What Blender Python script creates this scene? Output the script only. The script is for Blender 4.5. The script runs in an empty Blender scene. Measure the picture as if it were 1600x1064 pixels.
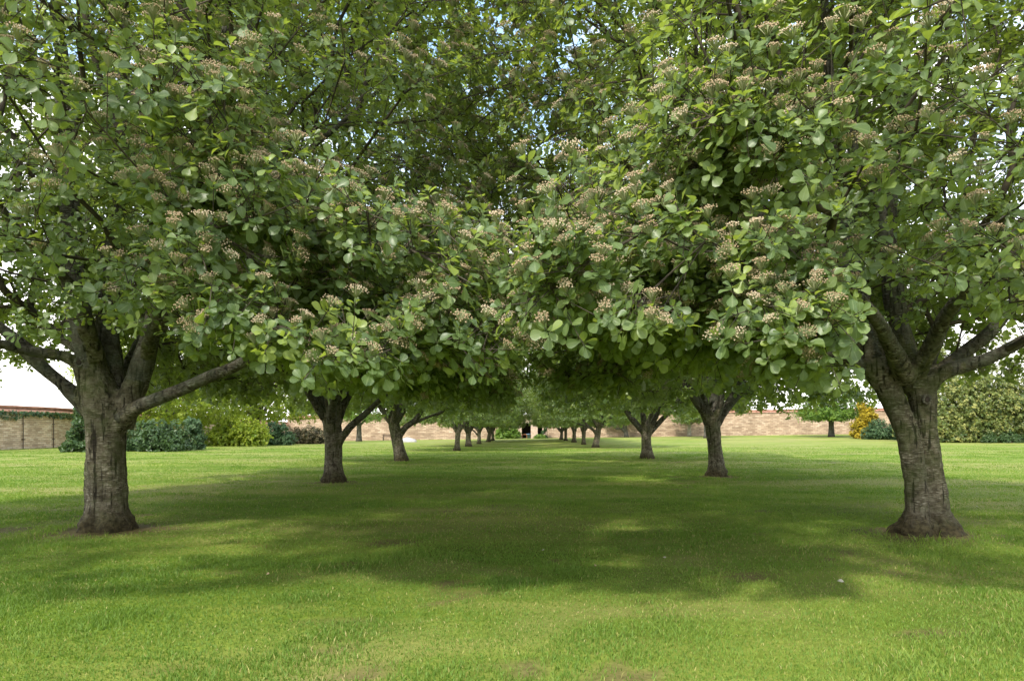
import bpy, math, random
import numpy as np
from mathutils import Vector, Matrix

random.seed(7)
RNG = np.random.default_rng(7)
scene = bpy.context.scene
COL = scene.collection
PI = math.pi

# ------------------------------------------------------------------ camera
F = 1600 * 24.0 / 36.0      # focal length in photo pixels
HY = 674.0                  # horizon row in the photo
CAMH = 1.1
cam_d = bpy.data.cameras.new("camera")
cam_d.lens = 24.0
cam_d.sensor_width = 36.0
cam_d.shift_y = (HY - 532.0) / 1600.0
cam_d.clip_start = 0.05
cam_d.clip_end = 3000.0
cam = bpy.data.objects.new("camera", cam_d)
cam.location = (0, 0, CAMH)
cam.rotation_euler = (math.radians(90), 0, 0)
COL.objects.link(cam)
scene.camera = cam

# ------------------------------------------------------------------ noise
def _h(ix, iy, iz, s):
    n = (ix.astype(np.uint32) * np.uint32(374761393) + iy.astype(np.uint32) * np.uint32(668265263)
         + iz.astype(np.uint32) * np.uint32(2246822519) + np.uint32((s * 3266489917) & 0xffffffff))
    n = (n ^ (n >> np.uint32(13))) * np.uint32(1274126177)
    n = n ^ (n >> np.uint32(16))
    return (n & np.uint32(0xffffff)).astype(np.float64) / float(0xffffff)

def noise(p, seed=0):
    """value noise in 0..1 at points p (n,3)"""
    p = np.asarray(p, float)
    i = np.floor(p).astype(np.int64)
    f = p - i
    f = f * f * (3 - 2 * f)
    out = 0
    for dx in (0, 1):
        wx = f[:, 0] if dx else 1 - f[:, 0]
        for dy in (0, 1):
            wy = f[:, 1] if dy else 1 - f[:, 1]
            for dz in (0, 1):
                wz = f[:, 2] if dz else 1 - f[:, 2]
                out = out + wx * wy * wz * _h(i[:, 0] + dx, i[:, 1] + dy, i[:, 2] + dz, seed)
    return out

def fbm(p, seed=0, oct=3):
    p = np.asarray(p, float)
    a, t, o = 1.0, 0.0, 0
    for k in range(oct):
        o = o + a * noise(p * 2 ** k + 17.3 * k, seed + k)
        t += a
        a *= 0.5
    return o / t

def n2(x, y, seed=0, oct=3):
    return fbm(np.stack([x, y, np.zeros_like(x)], 1), seed, oct)

def sstep(a, b, x):
    t = np.clip((x - a) / (b - a), 0, 1)
    return t * t * (3 - 2 * t)

# ------------------------------------------------------------------ ground height
def gz(x, y):
    x = np.asarray(x, float)
    y = np.asarray(y, float)
    return sstep(58, 96, y) * (0.107 + 0.0131 * np.clip(x, -45, 70))

def place(px, py):
    """ground point seen at photo pixel px, py"""
    D = CAMH * F / (py - HY)
    for _ in range(200):
        x = (px - 800) / F * D
        y = HY + (CAMH - float(gz(x, D))) * F / D
        D *= 1 + 0.5 * (y - py) / (py - HY + 4) * 0.6
        D = min(max(D, 3), 93)
    x = (px - 800) / F * D
    return Vector((x, D, float(gz(x, D))))

def at(px, py, D):
    return Vector(((px - 800) / F * D, D, CAMH + (HY - py) / F * D))

# ------------------------------------------------------------------ mesh helpers
def mesh_np(name, V, faces, smooth=True, attrs=None, mats=(), mat_idx=None):
    """faces: list of int arrays (n,k) (each its own k)"""
    me = bpy.data.meshes.new(name)
    V = np.asarray(V, np.float32)
    me.vertices.add(len(V))
    me.vertices.foreach_set("co", V.ravel())
    faces = [np.asarray(f, np.int32) for f in faces if len(f)]
    loops = np.concatenate([f.ravel() for f in faces])
    me.loops.add(len(loops))
    me.loops.foreach_set("vertex_index", loops)
    starts = []
    o = 0
    for f in faces:
        n, k = f.shape
        starts.append(o + np.arange(n, dtype=np.int32) * k)
        o += n * k
    starts = np.concatenate(starts)
    me.polygons.add(len(starts))
    me.polygons.foreach_set("loop_start", starts.astype(np.int32))
    me.polygons.foreach_set("use_smooth", np.full(len(starts), smooth, dtype=bool))
    for m in mats:
        me.materials.append(m)
    if mat_idx is not None:
        me.polygons.foreach_set("material_index", np.asarray(mat_idx, np.int32))
    me.update(calc_edges=True)
    if attrs:
        for k, (dom, arr) in attrs.items():
            a = me.attributes.new(k, 'FLOAT', dom)
            a.data.foreach_set("value", np.asarray(arr, np.float32).ravel())
    return me

def link(name, me, parent=None, loc=None, **props):
    o = bpy.data.objects.new(name, me)
    COL.objects.link(o)
    if parent is not None:
        o.parent = parent
    if loc is not None:
        o.location = loc
    for k, v in props.items():
        o[k] = v
    return o

def thing(name, label, cat, loc=(0, 0, 0), rotz=0.0, group=None, scale=1.0):
    o = bpy.data.objects.new(name, None)
    COL.objects.link(o)
    o.location = loc
    o.rotation_euler = (0, 0, rotz)
    o.scale = (scale,) * 3
    o.empty_display_size = 0.2
    o['label'] = label
    o['category'] = cat
    if group:
        o['group'] = group
    return o

def copy_tree(root, label, loc, rotz=0.0, scale=1.0, group=None):
    r = root.copy()
    COL.objects.link(r)
    r.location = loc
    r.rotation_euler = (0, 0, rotz)
    r.scale = (scale, scale, scale)
    r['label'] = label
    if group:
        r['group'] = group
    for ch in list(root.children):
        c = ch.copy()
        COL.objects.link(c)
        c.parent = r
        for g in list(ch.children):
            d = g.copy()
            COL.objects.link(d)
            d.parent = c
    return r

def norm(a):
    return a / np.maximum(np.linalg.norm(a, axis=-1, keepdims=True), 1e-9)

def resample(pts, rad, step=0.12):
    """Catmull-Rom through the points"""
    P = np.array([tuple(p) for p in pts], float)
    R = np.array(rad, float)
    Pe = np.vstack([2 * P[0] - P[1], P, 2 * P[-1] - P[-2]])
    op, orr = [], []
    for i in range(len(P) - 1):
        a, b, c, d = Pe[i], Pe[i + 1], Pe[i + 2], Pe[i + 3]
        n = max(2, int(np.linalg.norm(c - b) / step))
        for k in range(n):
            t = k / n
            op.append(0.5 * (2 * b + (c - a) * t + (2 * a - 5 * b + 4 * c - d) * t * t + (-a + 3 * b - 3 * c + d) * t ** 3))
            orr.append(R[i] * (1 - t) + R[i + 1] * t)
    op.append(P[-1])
    orr.append(R[-1])
    return np.array(op), np.array(orr)

def frames(P):
    T = np.gradient(P, axis=0)
    T = norm(T)
    ref = np.array([0.37, 0.91, 0.12])
    u = ref - T[0] * ref.dot(T[0])
    u /= np.linalg.norm(u)
    U = np.zeros_like(P)
    for i in range(len(P)):
        u = u - T[i] * u.dot(T[i])
        u /= max(np.linalg.norm(u), 1e-9)
        U[i] = u
    return T, U, np.cross(T, U)

def tube(P, R, sides=10, cap=True, wob=0.0, seed=0):
    P = np.asarray(P, float)
    R = np.asarray(R, float)
    T, U, W = frames(P)
    a = np.arange(sides) * 2 * PI / sides
    ring = np.cos(a)[None, :, None] * U[:, None, :] + np.sin(a)[None, :, None] * W[:, None, :]
    V = P[:, None, :] + ring * R[:, None, None]
    V = V.reshape(-1, 3)
    n = len(P)
    i = np.arange(n - 1)[:, None] * sides
    k = np.arange(sides)[None, :]
    k2 = (k + 1) % sides
    Q = np.stack([i + k, i + k2, i + sides + k2, i + sides + k], -1).reshape(-1, 4)
    tris = np.zeros((0, 3), int)
    if cap:
        V = np.vstack([V, P[0], P[-1]])
        c0, c1 = len(V) - 2, len(V) - 1
        k = np.arange(sides)
        k2 = (k + 1) % sides
        t0 = np.stack([np.full(sides, c0), k2, k], -1)
        t1 = np.stack([np.full(sides, c1), (n - 1) * sides + k, (n - 1) * sides + k2], -1)
        tris = np.vstack([t0, t1])
    return V, Q, tris

class MB:
    """collects geometry for ONE mesh"""
    def __init__(self):
        self.V, self.Q, self.T, self.n = [], [], [], 0
    def add(self, V, Q=None, T=None):
        V = np.asarray(V, float)
        self.V.append(V)
        if Q is not None and len(Q):
            self.Q.append(np.asarray(Q, int) + self.n)
        if T is not None and len(T):
            self.T.append(np.asarray(T, int) + self.n)
        self.n += len(V)
    def tube(self, P, R, sides=10):
        self.add(*tube(P, R, sides))
    def box(self, c, s, rz=0.0, taper=1.0):
        c = np.array(c, float)
        h = np.array(s, float) / 2
        V = np.array([[x, y, z] for z in (-1, 1) for y in (-1, 1) for x in (-1, 1)], float)
        V[V[:, 2] > 0, :2] *= taper
        V = V * h
        cs, sn = math.cos(rz), math.sin(rz)
        V = np.stack([V[:, 0] * cs - V[:, 1] * sn, V[:, 0] * sn + V[:, 1] * cs, V[:, 2]], 1) + c
        Q = [[0, 2, 3, 1], [4, 5, 7, 6], [0, 1, 5, 4], [2, 6, 7, 3], [0, 4, 6, 2], [1, 3, 7, 5]]
        self.add(V, Q)
    def mesh(self, name, mat, smooth=False, attrs=None):
        fs = []
        if self.Q:
            fs.append(np.vstack(self.Q))
        if self.T:
            fs.append(np.vstack(self.T))
        return mesh_np(name, np.vstack(self.V), fs, smooth, attrs, [mat] if not isinstance(mat, (list, tuple)) else mat)

def lathe(prof, sides=20):
    V, Q = [], []
    for r, z in prof:
        for k in range(sides):
            V.append((r * math.cos(2 * PI * k / sides), r * math.sin(2 * PI * k / sides), z))
    for i in range(len(prof) - 1):
        for k in range(sides):
            k2 = (k + 1) % sides
            Q.append([i * sides + k, i * sides + k2, (i + 1) * sides + k2, (i + 1) * sides + k])
    return V, Q

# ------------------------------------------------------------------ materials
def new_mat(name):
    m = bpy.data.materials.new(name)
    m.use_nodes = True
    nt = m.node_tree
    nt.nodes.clear()
    return m, nt, nt.nodes, nt.links

def N(nt, t, **kw):
    n = nt.nodes.new(t)
    for k, v in kw.items():
        if k.startswith('i_'):
            n.inputs[k[2:].replace('_', ' ')].default_value = v
        else:
            setattr(n, k, v)
    return n

def ramp(nt, stops, interp='LINEAR'):
    n = nt.nodes.new('ShaderNodeValToRGB')
    cr = n.color_ramp
    cr.interpolation = interp
    while len(cr.elements) < len(stops):
        cr.elements.new(0.5)
    for e, (p, c) in zip(cr.elements, stops):
        e.position = p
        e.color = (*c, 1) if len(c) == 3 else c
    return n

def mixc(nt, fac, a, b, mode='MIX'):
    n = nt.nodes.new('ShaderNodeMix')
    n.data_type = 'RGBA'
    n.blend_type = mode
    L = nt.links
    for sock, v in ((n.inputs[0], fac), (n.inputs[6], a), (n.inputs[7], b)):
        if hasattr(v, 'is_linked'):
            L.new(v, sock)
        elif isinstance(v, (int, float)):
            sock.default_value = v
        else:
            sock.default_value = (*v, 1)
    return n.outputs[2]

def leaf_mat(name, cols, back, trans, rough=0.42, spec=0.35, tfac=0.42, veins=False):
    """cols: ramp over the per-leaf random number; back: underside; trans: light through the blade"""
    m, nt, nodes, L = new_mat(name)
    at_ = N(nt, 'ShaderNodeAttribute', attribute_name='var')
    rp = ramp(nt, cols)
    L.new(at_.outputs['Fac'], rp.inputs[0])
    geo = N(nt, 'ShaderNodeNewGeometry')
    top = rp.outputs[0]
    if veins:
        lu = N(nt, 'ShaderNodeAttribute', attribute_name='lu')
        lv = N(nt, 'ShaderNodeAttribute', attribute_name='lv')
        ab = N(nt, 'ShaderNodeMath', operation='ABSOLUTE')
        L.new(lv.outputs['Fac'], ab.inputs[0])
        mid = ramp(nt, [(0.05, (1, 1, 1)), (0.13, (0, 0, 0))])
        L.new(ab.outputs[0], mid.inputs[0])
        w1 = N(nt, 'ShaderNodeMath', operation='MULTIPLY_ADD')
        w1.inputs[1].default_value = -0.30
        L.new(ab.outputs[0], w1.inputs[0])
        L.new(lu.outputs['Fac'], w1.inputs[2])
        w2 = N(nt, 'ShaderNodeMath', operation='MULTIPLY')
        w2.inputs[1].default_value = 58.0
        L.new(w1.outputs[0], w2.inputs[0])
        w3 = N(nt, 'ShaderNodeMath', operation='SINE')
        L.new(w2.outputs[0], w3.inputs[0])
        side = ramp(nt, [(0.35, (0, 0, 0)), (1.0, (0.38, 0.38, 0.38))])
        L.new(w3.outputs[0], side.inputs[0])
        mm = N(nt, 'ShaderNodeMath', operation='MAXIMUM')
        L.new(mid.outputs[0], mm.inputs[0])
        L.new(side.outputs[0], mm.inputs[1])
        mf = N(nt, 'ShaderNodeMath', operation='MULTIPLY')
        mf.inputs[1].default_value = 0.6
        L.new(mm.outputs[0], mf.inputs[0])
        top = mixc(nt, mf.outputs[0], top, (0.27, 0.34, 0.16))
    col = mixc(nt, geo.outputs['Backfacing'], top, back)
    pb = N(nt, 'ShaderNodeBsdfPrincipled')
    pb.inputs['Roughness'].default_value = rough
    pb.inputs['Specular IOR Level'].default_value = spec
    L.new(col, pb.inputs['Base Color'])
    tr = N(nt, 'ShaderNodeBsdfTranslucent')
    tc = mixc(nt, 0.35, trans, top)
    L.new(tc, tr.inputs[0])
    mx = N(nt, 'ShaderNodeMixShader')
    mx.inputs[0].default_value = tfac
    L.new(pb.outputs[0], mx.inputs[1])
    L.new(tr.outputs[0], mx.inputs[2])
    out = N(nt, 'ShaderNodeOutputMaterial')
    L.new(mx.outputs[0], out.inputs[0])
    return m

M = {}
LEAF_ARGS = ([(0.0, (0.056, 0.096, 0.042)), (0.45, (0.112, 0.174, 0.066)), (0.8, (0.185, 0.252, 0.085)), (1.0, (0.30, 0.38, 0.085))],
             (0.19, 0.24, 0.12), (0.42, 0.53, 0.03), 0.40, 0.5, 0.50)
M['leaf'] = leaf_mat('whitebeam_leaf', *LEAF_ARGS)
M['leaf_near'] = leaf_mat('veined_whitebeam_leaf', *LEAF_ARGS, veins=True)
M['laurel'] = leaf_mat('laurel_leaf', [(0, (0.022, 0.05, 0.015)), (1, (0.08, 0.135, 0.045))], (0.09, 0.14, 0.06), (0.12, 0.2, 0.03), 0.4, 0.3, 0.25)
M['lime'] = leaf_mat('yellow_green_leaf', [(0, (0.10, 0.17, 0.02)), (1, (0.31, 0.36, 0.045))], (0.22, 0.28, 0.07), (0.48, 0.56, 0.03), 0.5, 0.3, 0.5)
M['blue'] = leaf_mat('blue_green_leaf', [(0, (0.03, 0.075, 0.033)), (1, (0.11, 0.18, 0.075))], (0.1, 0.15, 0.07), (0.12, 0.2, 0.06), 0.5, 0.3, 0.25)
M['brown'] = leaf_mat('brownish_leaf', [(0, (0.05, 0.06, 0.03)), (1, (0.17, 0.13, 0.07))], (0.12, 0.12, 0.07), (0.16, 0.14, 0.05), 0.5, 0.3, 0.25)
M['gold'] = leaf_mat('golden_conifer_leaf', [(0, (0.16, 0.155, 0.02)), (0.5, (0.36, 0.28, 0.025)), (1, (0.52, 0.38, 0.03))], (0.38, 0.30, 0.03), (0.5, 0.36, 0.02), 0.5, 0.2, 0.3)
M['varieg'] = leaf_mat('variegated_leaf', [(0, (0.045, 0.08, 0.02)), (0.45, (0.115, 0.15, 0.035)), (1, (0.32, 0.31, 0.09))], (0.2, 0.22, 0.08), (0.3, 0.34, 0.06), 0.45, 0.35, 0.3)
M['fresh'] = leaf_mat('fresh_green_leaf', [(0, (0.07, 0.145, 0.025)), (1, (0.20, 0.31, 0.045))], (0.13, 0.22, 0.06), (0.26, 0.42, 0.03), 0.45, 0.35, 0.4)
M['ivy'] = leaf_mat('ivy_leaf', [(0, (0.02, 0.05, 0.015)), (1, (0.06, 0.12, 0.03))], (0.06, 0.1, 0.04), (0.1, 0.18, 0.02), 0.35, 0.5, 0.2)

def simple_mat(name, c1, c2, scale=8.0, rough=0.8, bump=0.2):
    m, nt, nodes, L = new_mat(name)
    tc = N(nt, 'ShaderNodeTexCoord')
    nz = N(nt, 'ShaderNodeTexNoise')
    nz.inputs['Scale'].default_value = scale
    nz.inputs['Detail'].default_value = 6
    L.new(tc.outputs['Object'], nz.inputs['Vector'])
    rp = ramp(nt, [(0.3, c1), (0.7, c2)])
    L.new(nz.outputs[0], rp.inputs[0])
    pb = N(nt, 'ShaderNodeBsdfPrincipled')
    pb.inputs['Roughness'].default_value = rough
    pb.inputs['Specular IOR Level'].default_value = 0.25
    L.new(rp.outputs[0], pb.inputs['Base Color'])
    bp = N(nt, 'ShaderNodeBump')
    bp.inputs['Strength'].default_value = bump
    bp.inputs['Distance'].default_value = 0.02
    L.new(nz.outputs[0], bp.inputs['Height'])
    L.new(bp.outputs[0], pb.inputs['Normal'])
    out = N(nt, 'ShaderNodeOutputMaterial')
    L.new(pb.outputs[0], out.inputs[0])
    return m

def bark_mat(name, dark, mid, pale, moss=(0.07, 0.09, 0.025), base=(0.054, 0.044, 0.022), mossy=0.6):
    m, nt, nodes, L = new_mat(name)
    tc = N(nt, 'ShaderNodeTexCoord')
    sep = N(nt, 'ShaderNodeSeparateXYZ')
    L.new(tc.outputs['Object'], sep.inputs[0])
    # broad mottling
    n1 = N(nt, 'ShaderNodeTexNoise')
    n1.inputs['Scale'].default_value = 13
    n1.inputs['Detail'].default_value = 8
    n1.inputs['Roughness'].default_value = 0.65
    L.new(tc.outputs['Object'], n1.inputs['Vector'])
    r1 = ramp(nt, [(0.36, dark), (0.5, mid), (0.72, tuple(0.5 * (a + b) for a, b in zip(mid, pale)))])
    L.new(n1.outputs[0], r1.inputs[0])
    # horizontal lenticels
    mp = N(nt, 'ShaderNodeMapping')
    mp.inputs['Scale'].default_value = (15, 15, 85)
    L.new(tc.outputs['Object'], mp.inputs[0])
    n2_ = N(nt, 'ShaderNodeTexNoise')
    n2_.inputs['Scale'].default_value = 1.0
    n2_.inputs['Detail'].default_value = 3
    L.new(mp.outputs[0], n2_.inputs['Vector'])
    r2 = ramp(nt, [(0.545, (0, 0, 0)), (0.63, (1, 1, 1))])
    L.new(n2_.outputs[0], r2.inputs[0])
    n5 = N(nt, 'ShaderNodeTexNoise')
    n5.inputs['Scale'].default_value = 5
    L.new(tc.outputs['Object'], n5.inputs['Vector'])
    r5 = ramp(nt, [(0.38, (0.15, 0.15, 0.15)), (0.62, (0.9, 0.9, 0.9))])
    L.new(n5.outputs[0], r5.inputs[0])
    lm = N(nt, 'ShaderNodeMath', operation='MULTIPLY')
    L.new(r2.outputs[0], lm.inputs[0])
    L.new(r5.outputs[0], lm.inputs[1])
    c = mixc(nt, lm.outputs[0], r1.outputs[0], pale)
    # vertical cracks
    mp3 = N(nt, 'ShaderNodeMapping')
    mp3.inputs['Scale'].default_value = (26, 26, 2.2)
    L.new(tc.outputs['Object'], mp3.inputs[0])
    n3 = N(nt, 'ShaderNodeTexNoise')
    n3.inputs['Scale'].default_value = 1.0
    n3.inputs['Detail'].default_value = 6
    L.new(mp3.outputs[0], n3.inputs['Vector'])
    r3 = ramp(nt, [(0.36, (1, 1, 1)), (0.44, (0, 0, 0))])
    L.new(n3.outputs[0], r3.inputs[0])
    c = mixc(nt, r3.outputs[0], c, tuple(0.45 * v for v in dark))
    # moss and lichen
    n4 = N(nt, 'ShaderNodeTexNoise')
    n4.inputs['Scale'].default_value = 3.0
    n4.inputs['Detail'].default_value = 7
    n4.inputs['Roughness'].default_value = 0.7
    L.new(tc.outputs['Object'], n4.inputs['Vector'])
    r4 = ramp(nt, [(0.46, (0, 0, 0)), (0.62, (mossy, mossy, mossy))])
    L.new(n4.outputs[0], r4.inputs[0])
    c = mixc(nt, r4.outputs[0], c, moss)
    # brown foot
    mr = N(nt, 'ShaderNodeMapRange')
    mr.inputs['From Min'].default_value = 0.30
    mr.inputs['From Max'].default_value = 0.08
    ad = N(nt, 'ShaderNodeMath', operation='MULTIPLY_ADD')
    ad.inputs[1].default_value = 0.25
    L.new(n1.outputs[0], ad.inputs[0])
    L.new(sep.outputs['Z'], ad.inputs[2])
    sb = N(nt, 'ShaderNodeMath', operation='SUBTRACT')
    sb.inputs[1].default_value = 0.125
    L.new(ad.outputs[0], sb.inputs[0])
    L.new(sb.outputs[0], mr.inputs['Value'])
    n6 = N(nt, 'ShaderNodeTexNoise')
    n6.inputs['Scale'].default_value = 22
    n6.inputs['Detail'].default_value = 5
    L.new(tc.outputs['Object'], n6.inputs['Vector'])
    r6 = ramp(nt, [(0.35, tuple(0.45 * v for v in base)), (0.65, tuple(1.5 * v for v in base))])
    L.new(n6.outputs[0], r6.inputs[0])
    c = mixc(nt, mr.outputs[0], c, r6.outputs[0])
    pb = N(nt, 'ShaderNodeBsdfPrincipled')
    pb.inputs['Roughness'].default_value = 0.85
    pb.inputs['Specular IOR Level'].default_value = 0.2
    L.new(c, pb.inputs['Base Color'])
    bp = N(nt, 'ShaderNodeBump')
    bp.inputs['Strength'].default_value = 1.0
    bp.inputs['Distance'].default_value = 0.035
    hs = N(nt, 'ShaderNodeMath', operation='MULTIPLY_ADD')
    hs.inputs[1].default_value = 0.6
    L.new(n3.outputs[0], hs.inputs[0])
    L.new(n1.outputs[0], hs.inputs[2])
    hs2 = N(nt, 'ShaderNodeMath', operation='MULTIPLY_ADD')
    hs2.inputs[1].default_value = 0.5
    L.new(n2_.outputs[0], hs2.inputs[0])
    L.new(hs.outputs[0], hs2.inputs[2])
    L.new(hs2.outputs[0], bp.inputs['Height'])
    L.new(bp.outputs[0], pb.inputs['Normal'])
    out = N(nt, 'ShaderNodeOutputMaterial')
    L.new(pb.outputs[0], out.inputs[0])
    return m

M['bark'] = bark_mat('whitebeam_bark', (0.045, 0.037, 0.025), (0.115, 0.098, 0.068), (0.32, 0.295, 0.235))
M['limb'] = bark_mat('limb_bark', (0.035, 0.030, 0.024), (0.085, 0.072, 0.055), (0.25, 0.25, 0.22), moss=(0.12, 0.13, 0.10), base=(0.05, 0.04, 0.03), mossy=0.55)
M['twig'] = simple_mat('twig_bark', (0.035, 0.028, 0.022), (0.085, 0.07, 0.05), 14)
M['pale_bark'] = bark_mat('pale_bark', (0.16, 0.14, 0.11), (0.30, 0.27, 0.22), (0.45, 0.42, 0.36), mossy=0.15, base=(0.2, 0.16, 0.11))
M['recess_shade'] = simple_mat('dark_recess_shade', (0.018, 0.014, 0.011), (0.05, 0.038, 0.03), 5.0)  # near-black colour painting the shade inside openings and scar holes
M['stem'] = simple_mat('shrub_stem', (0.04, 0.03, 0.02), (0.09, 0.07, 0.05), 10)

def flower_mat():
    m, nt, nodes, L = new_mat('withered_blossom')
    a = N(nt, 'ShaderNodeAttribute', attribute_name='var')
    rp = ramp(nt, [(0.0, (0.20, 0.24, 0.11)), (0.30, (0.29, 0.29, 0.16)), (0.42, (0.29, 0.205, 0.125)), (0.75, (0.40, 0.305, 0.20)), (1.0, (0.45, 0.38, 0.27))])
    L.new(a.outputs['Fac'], rp.inputs[0])
    pb = N(nt, 'ShaderNodeBsdfPrincipled')
    pb.inputs['Roughness'].default_value = 0.8
    pb.inputs['Specular IOR Level'].default_value = 0.15
    L.new(rp.outputs[0], pb.inputs['Base Color'])
    out = N(nt, 'ShaderNodeOutputMaterial')
    L.new(pb.outputs[0], out.inputs[0])
    return m
M['flower'] = flower_mat()

# ------------------------------------------------------------------ leaves
LEAF_HI = ([0.0, 0.15, 0.34, 0.56, 0.76, 0.92, 1.0], [0.012, 0.018, 0.13, 0.25, 0.315, 0.235, 0.05])
LEAF_MID = ([0.06, 0.45, 0.82, 1.0], [0.02, 0.24, 0.31, 0.06])
LEAF_LO = ([0.05, 0.6, 1.0], [0.04, 0.42, 0.10])

def leaves_geo(base, d, n, size, tmpl, rng, fold=0.30, droop=0.24):
    """base (k,3) leaf foot, d (k,3) direction, n (k,3) upper-side normal, size (k,)"""
    ts, hw = np.array(tmpl[0]), np.array(tmpl[1])
    rows = len(ts)
    k = len(base)
    s = norm(np.cross(d, n))
    n = np.cross(s, d)
    fo = fold * (0.5 + rng.random(k))[:, None, None]
    dr = (droop * (rng.random(k) * 2.0 - 0.35))[:, None, None]
    wid = (0.88 + 0.24 * rng.random(k))[:, None, None]
    u = np.repeat(ts[None, :], 3, 0).T            # rows,3
    v = np.stack([-hw, 0 * hw, hw], 1)            # rows,3
    U = np.broadcast_to(u[None], (k, rows, 3))
    Vv = v[None] * wid
    W = fo * np.abs(v)[None] - dr * (u ** 2)[None]
    # wavy margin
    ph = rng.random(k)[:, None, None] * 6.28
    W = W + 0.03 * np.sin(9 * u[None] + ph + 2 * np.sign(v)[None]) * (np.abs(v)[None] > 0.1)
    co = (base[:, None, None, :] + size[:, None, None, None] *
          (U[..., None] * d[:, None, None, :] + Vv[..., None] * s[:, None, None, :] + W[..., None] * n[:, None, None, :]))
    co = co.reshape(-1, 3)
    leaves_geo.lu = np.broadcast_to(u[None], (k, rows, 3)).ravel()
    leaves_geo.lv = np.broadcast_to(np.array([-1.0, 0, 1.0])[None, None], (k, rows, 3)).ravel()
    r = np.arange(rows - 1)[:, None] * 3
    c = np.arange(2)[None, :]
    q = np.stack([r + c, r + c + 1, r + c + 4, r + c + 3], -1).reshape(-1, 4)
    Q = (np.arange(k)[:, None, None] * rows * 3 + q[None]).reshape(-1, 4)
    return co, Q, len(q)

def perp(a, rng):
    r = rng.normal(size=a.shape)
    r = r - a * np.sum(r * a, -1, keepdims=True)
    return norm(r)

def rosettes(pos, axis, nl, size, rng, polar=(33, 88)):
    """leaf feet, directions and normals for whorls of leaves at pos"""
    k = len(pos)
    e1 = perp(axis, rng)
    e2 = np.cross(axis, e1)
    B, D_, Nn, S, I = [], [], [], [], []
    for j in range(nl):
        ph = (j * 2.399 + rng.normal(0, 0.35, k))
        al = np.radians(polar[0] + (polar[1] - polar[0]) * (1 - j / max(nl - 1, 1)) + rng.normal(0, 13, k))
        rad = np.cos(ph)[:, None] * e1 + np.sin(ph)[:, None] * e2
        d = np.cos(al)[:, None] * axis + np.sin(al)[:, None] * rad
        d[:, 2] -= 0.10
        d = norm(d)
        n = axis + 0.35 * np.array([0, 0, 1.0])
        n = n - d * np.sum(n * d, -1, keepdims=True)
        n = norm(n + 0.22 * rng.normal(size=n.shape))
        n = norm(n - d * np.sum(n * d, -1, keepdims=True))
        keep = rng.random(k) < (0.93 if j < 5 else 0.7)
        B.append((pos - axis * (0.012 * (nl - j))[..., None] if False else pos - axis * 0.008 * (nl - j))[keep])
        D_.append(d[keep])
        Nn.append(n[keep])
        S.append((size * (1.0 - 0.06 * j) * rng.uniform(0.78, 1.15, k))[keep])
        I.append(np.arange(k)[keep])
    return (np.vstack(B), np.vstack(D_), np.vstack(Nn), np.concatenate(S), np.concatenate(I))

def flower_geo(pos, axis, rng, nb=22, r=0.05):
    """a flat-topped head of short stalks with buds"""
    mb_V, mb_Q, mb_T, var, n = [], [], [], [], 0
    axis = axis / np.linalg.norm(axis)
    e1 = np.cross(axis, [0.3, 0.8, 0.51])
    e1 /= np.linalg.norm(e1)
    e2 = np.cross(axis, e1)
    root = pos - axis * 0.012
    tone = rng.random()
    for i in range(nb):
        rr = r * math.sqrt((i + 0.5) / nb) * rng.uniform(0.8, 1.15)
        ph = i * 2.399 + rng.uniform(-.3, .3)
        tip = pos + axis * (0.045 - 4.5 * rr * rr + rng.uniform(-.008, .008)) + e1 * rr * math.cos(ph) + e2 * rr * math.sin(ph)
        dv = tip - root
        w = np.cross(dv, axis + 0.3 * e1)
        w = w / max(np.linalg.norm(w), 1e-6) * 0.0017
        mb_V += [root - w, root + w, tip + w, tip - w]
        mb_Q.append([n, n + 1, n + 2, n + 3])
        n += 4
        var.append(rng.uniform(0, .3))
        s = rng.uniform(0.0026, 0.0052)
        o = [e1 * s, e2 * s, -e1 * s, -e2 * s, axis * s * 1.3, -axis * s]
        mb_V += [tip + q for q in o]
        for a, b in ((0, 1), (1, 2), (2, 3), (3, 0)):
            mb_T.append([n + a, n + b, n + 4])
            mb_T.append([n + b, n + a, n + 5])
        n += 6
    nq = len(mb_Q)
    fv = list(var) + list(np.repeat(np.clip(0.42 + 0.5 * tone + rng.uniform(-.2, .2, nb), 0.3, 1), 8))
    return np.array(mb_V), np.array(mb_Q), np.array(mb_T), np.array(fv)

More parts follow.
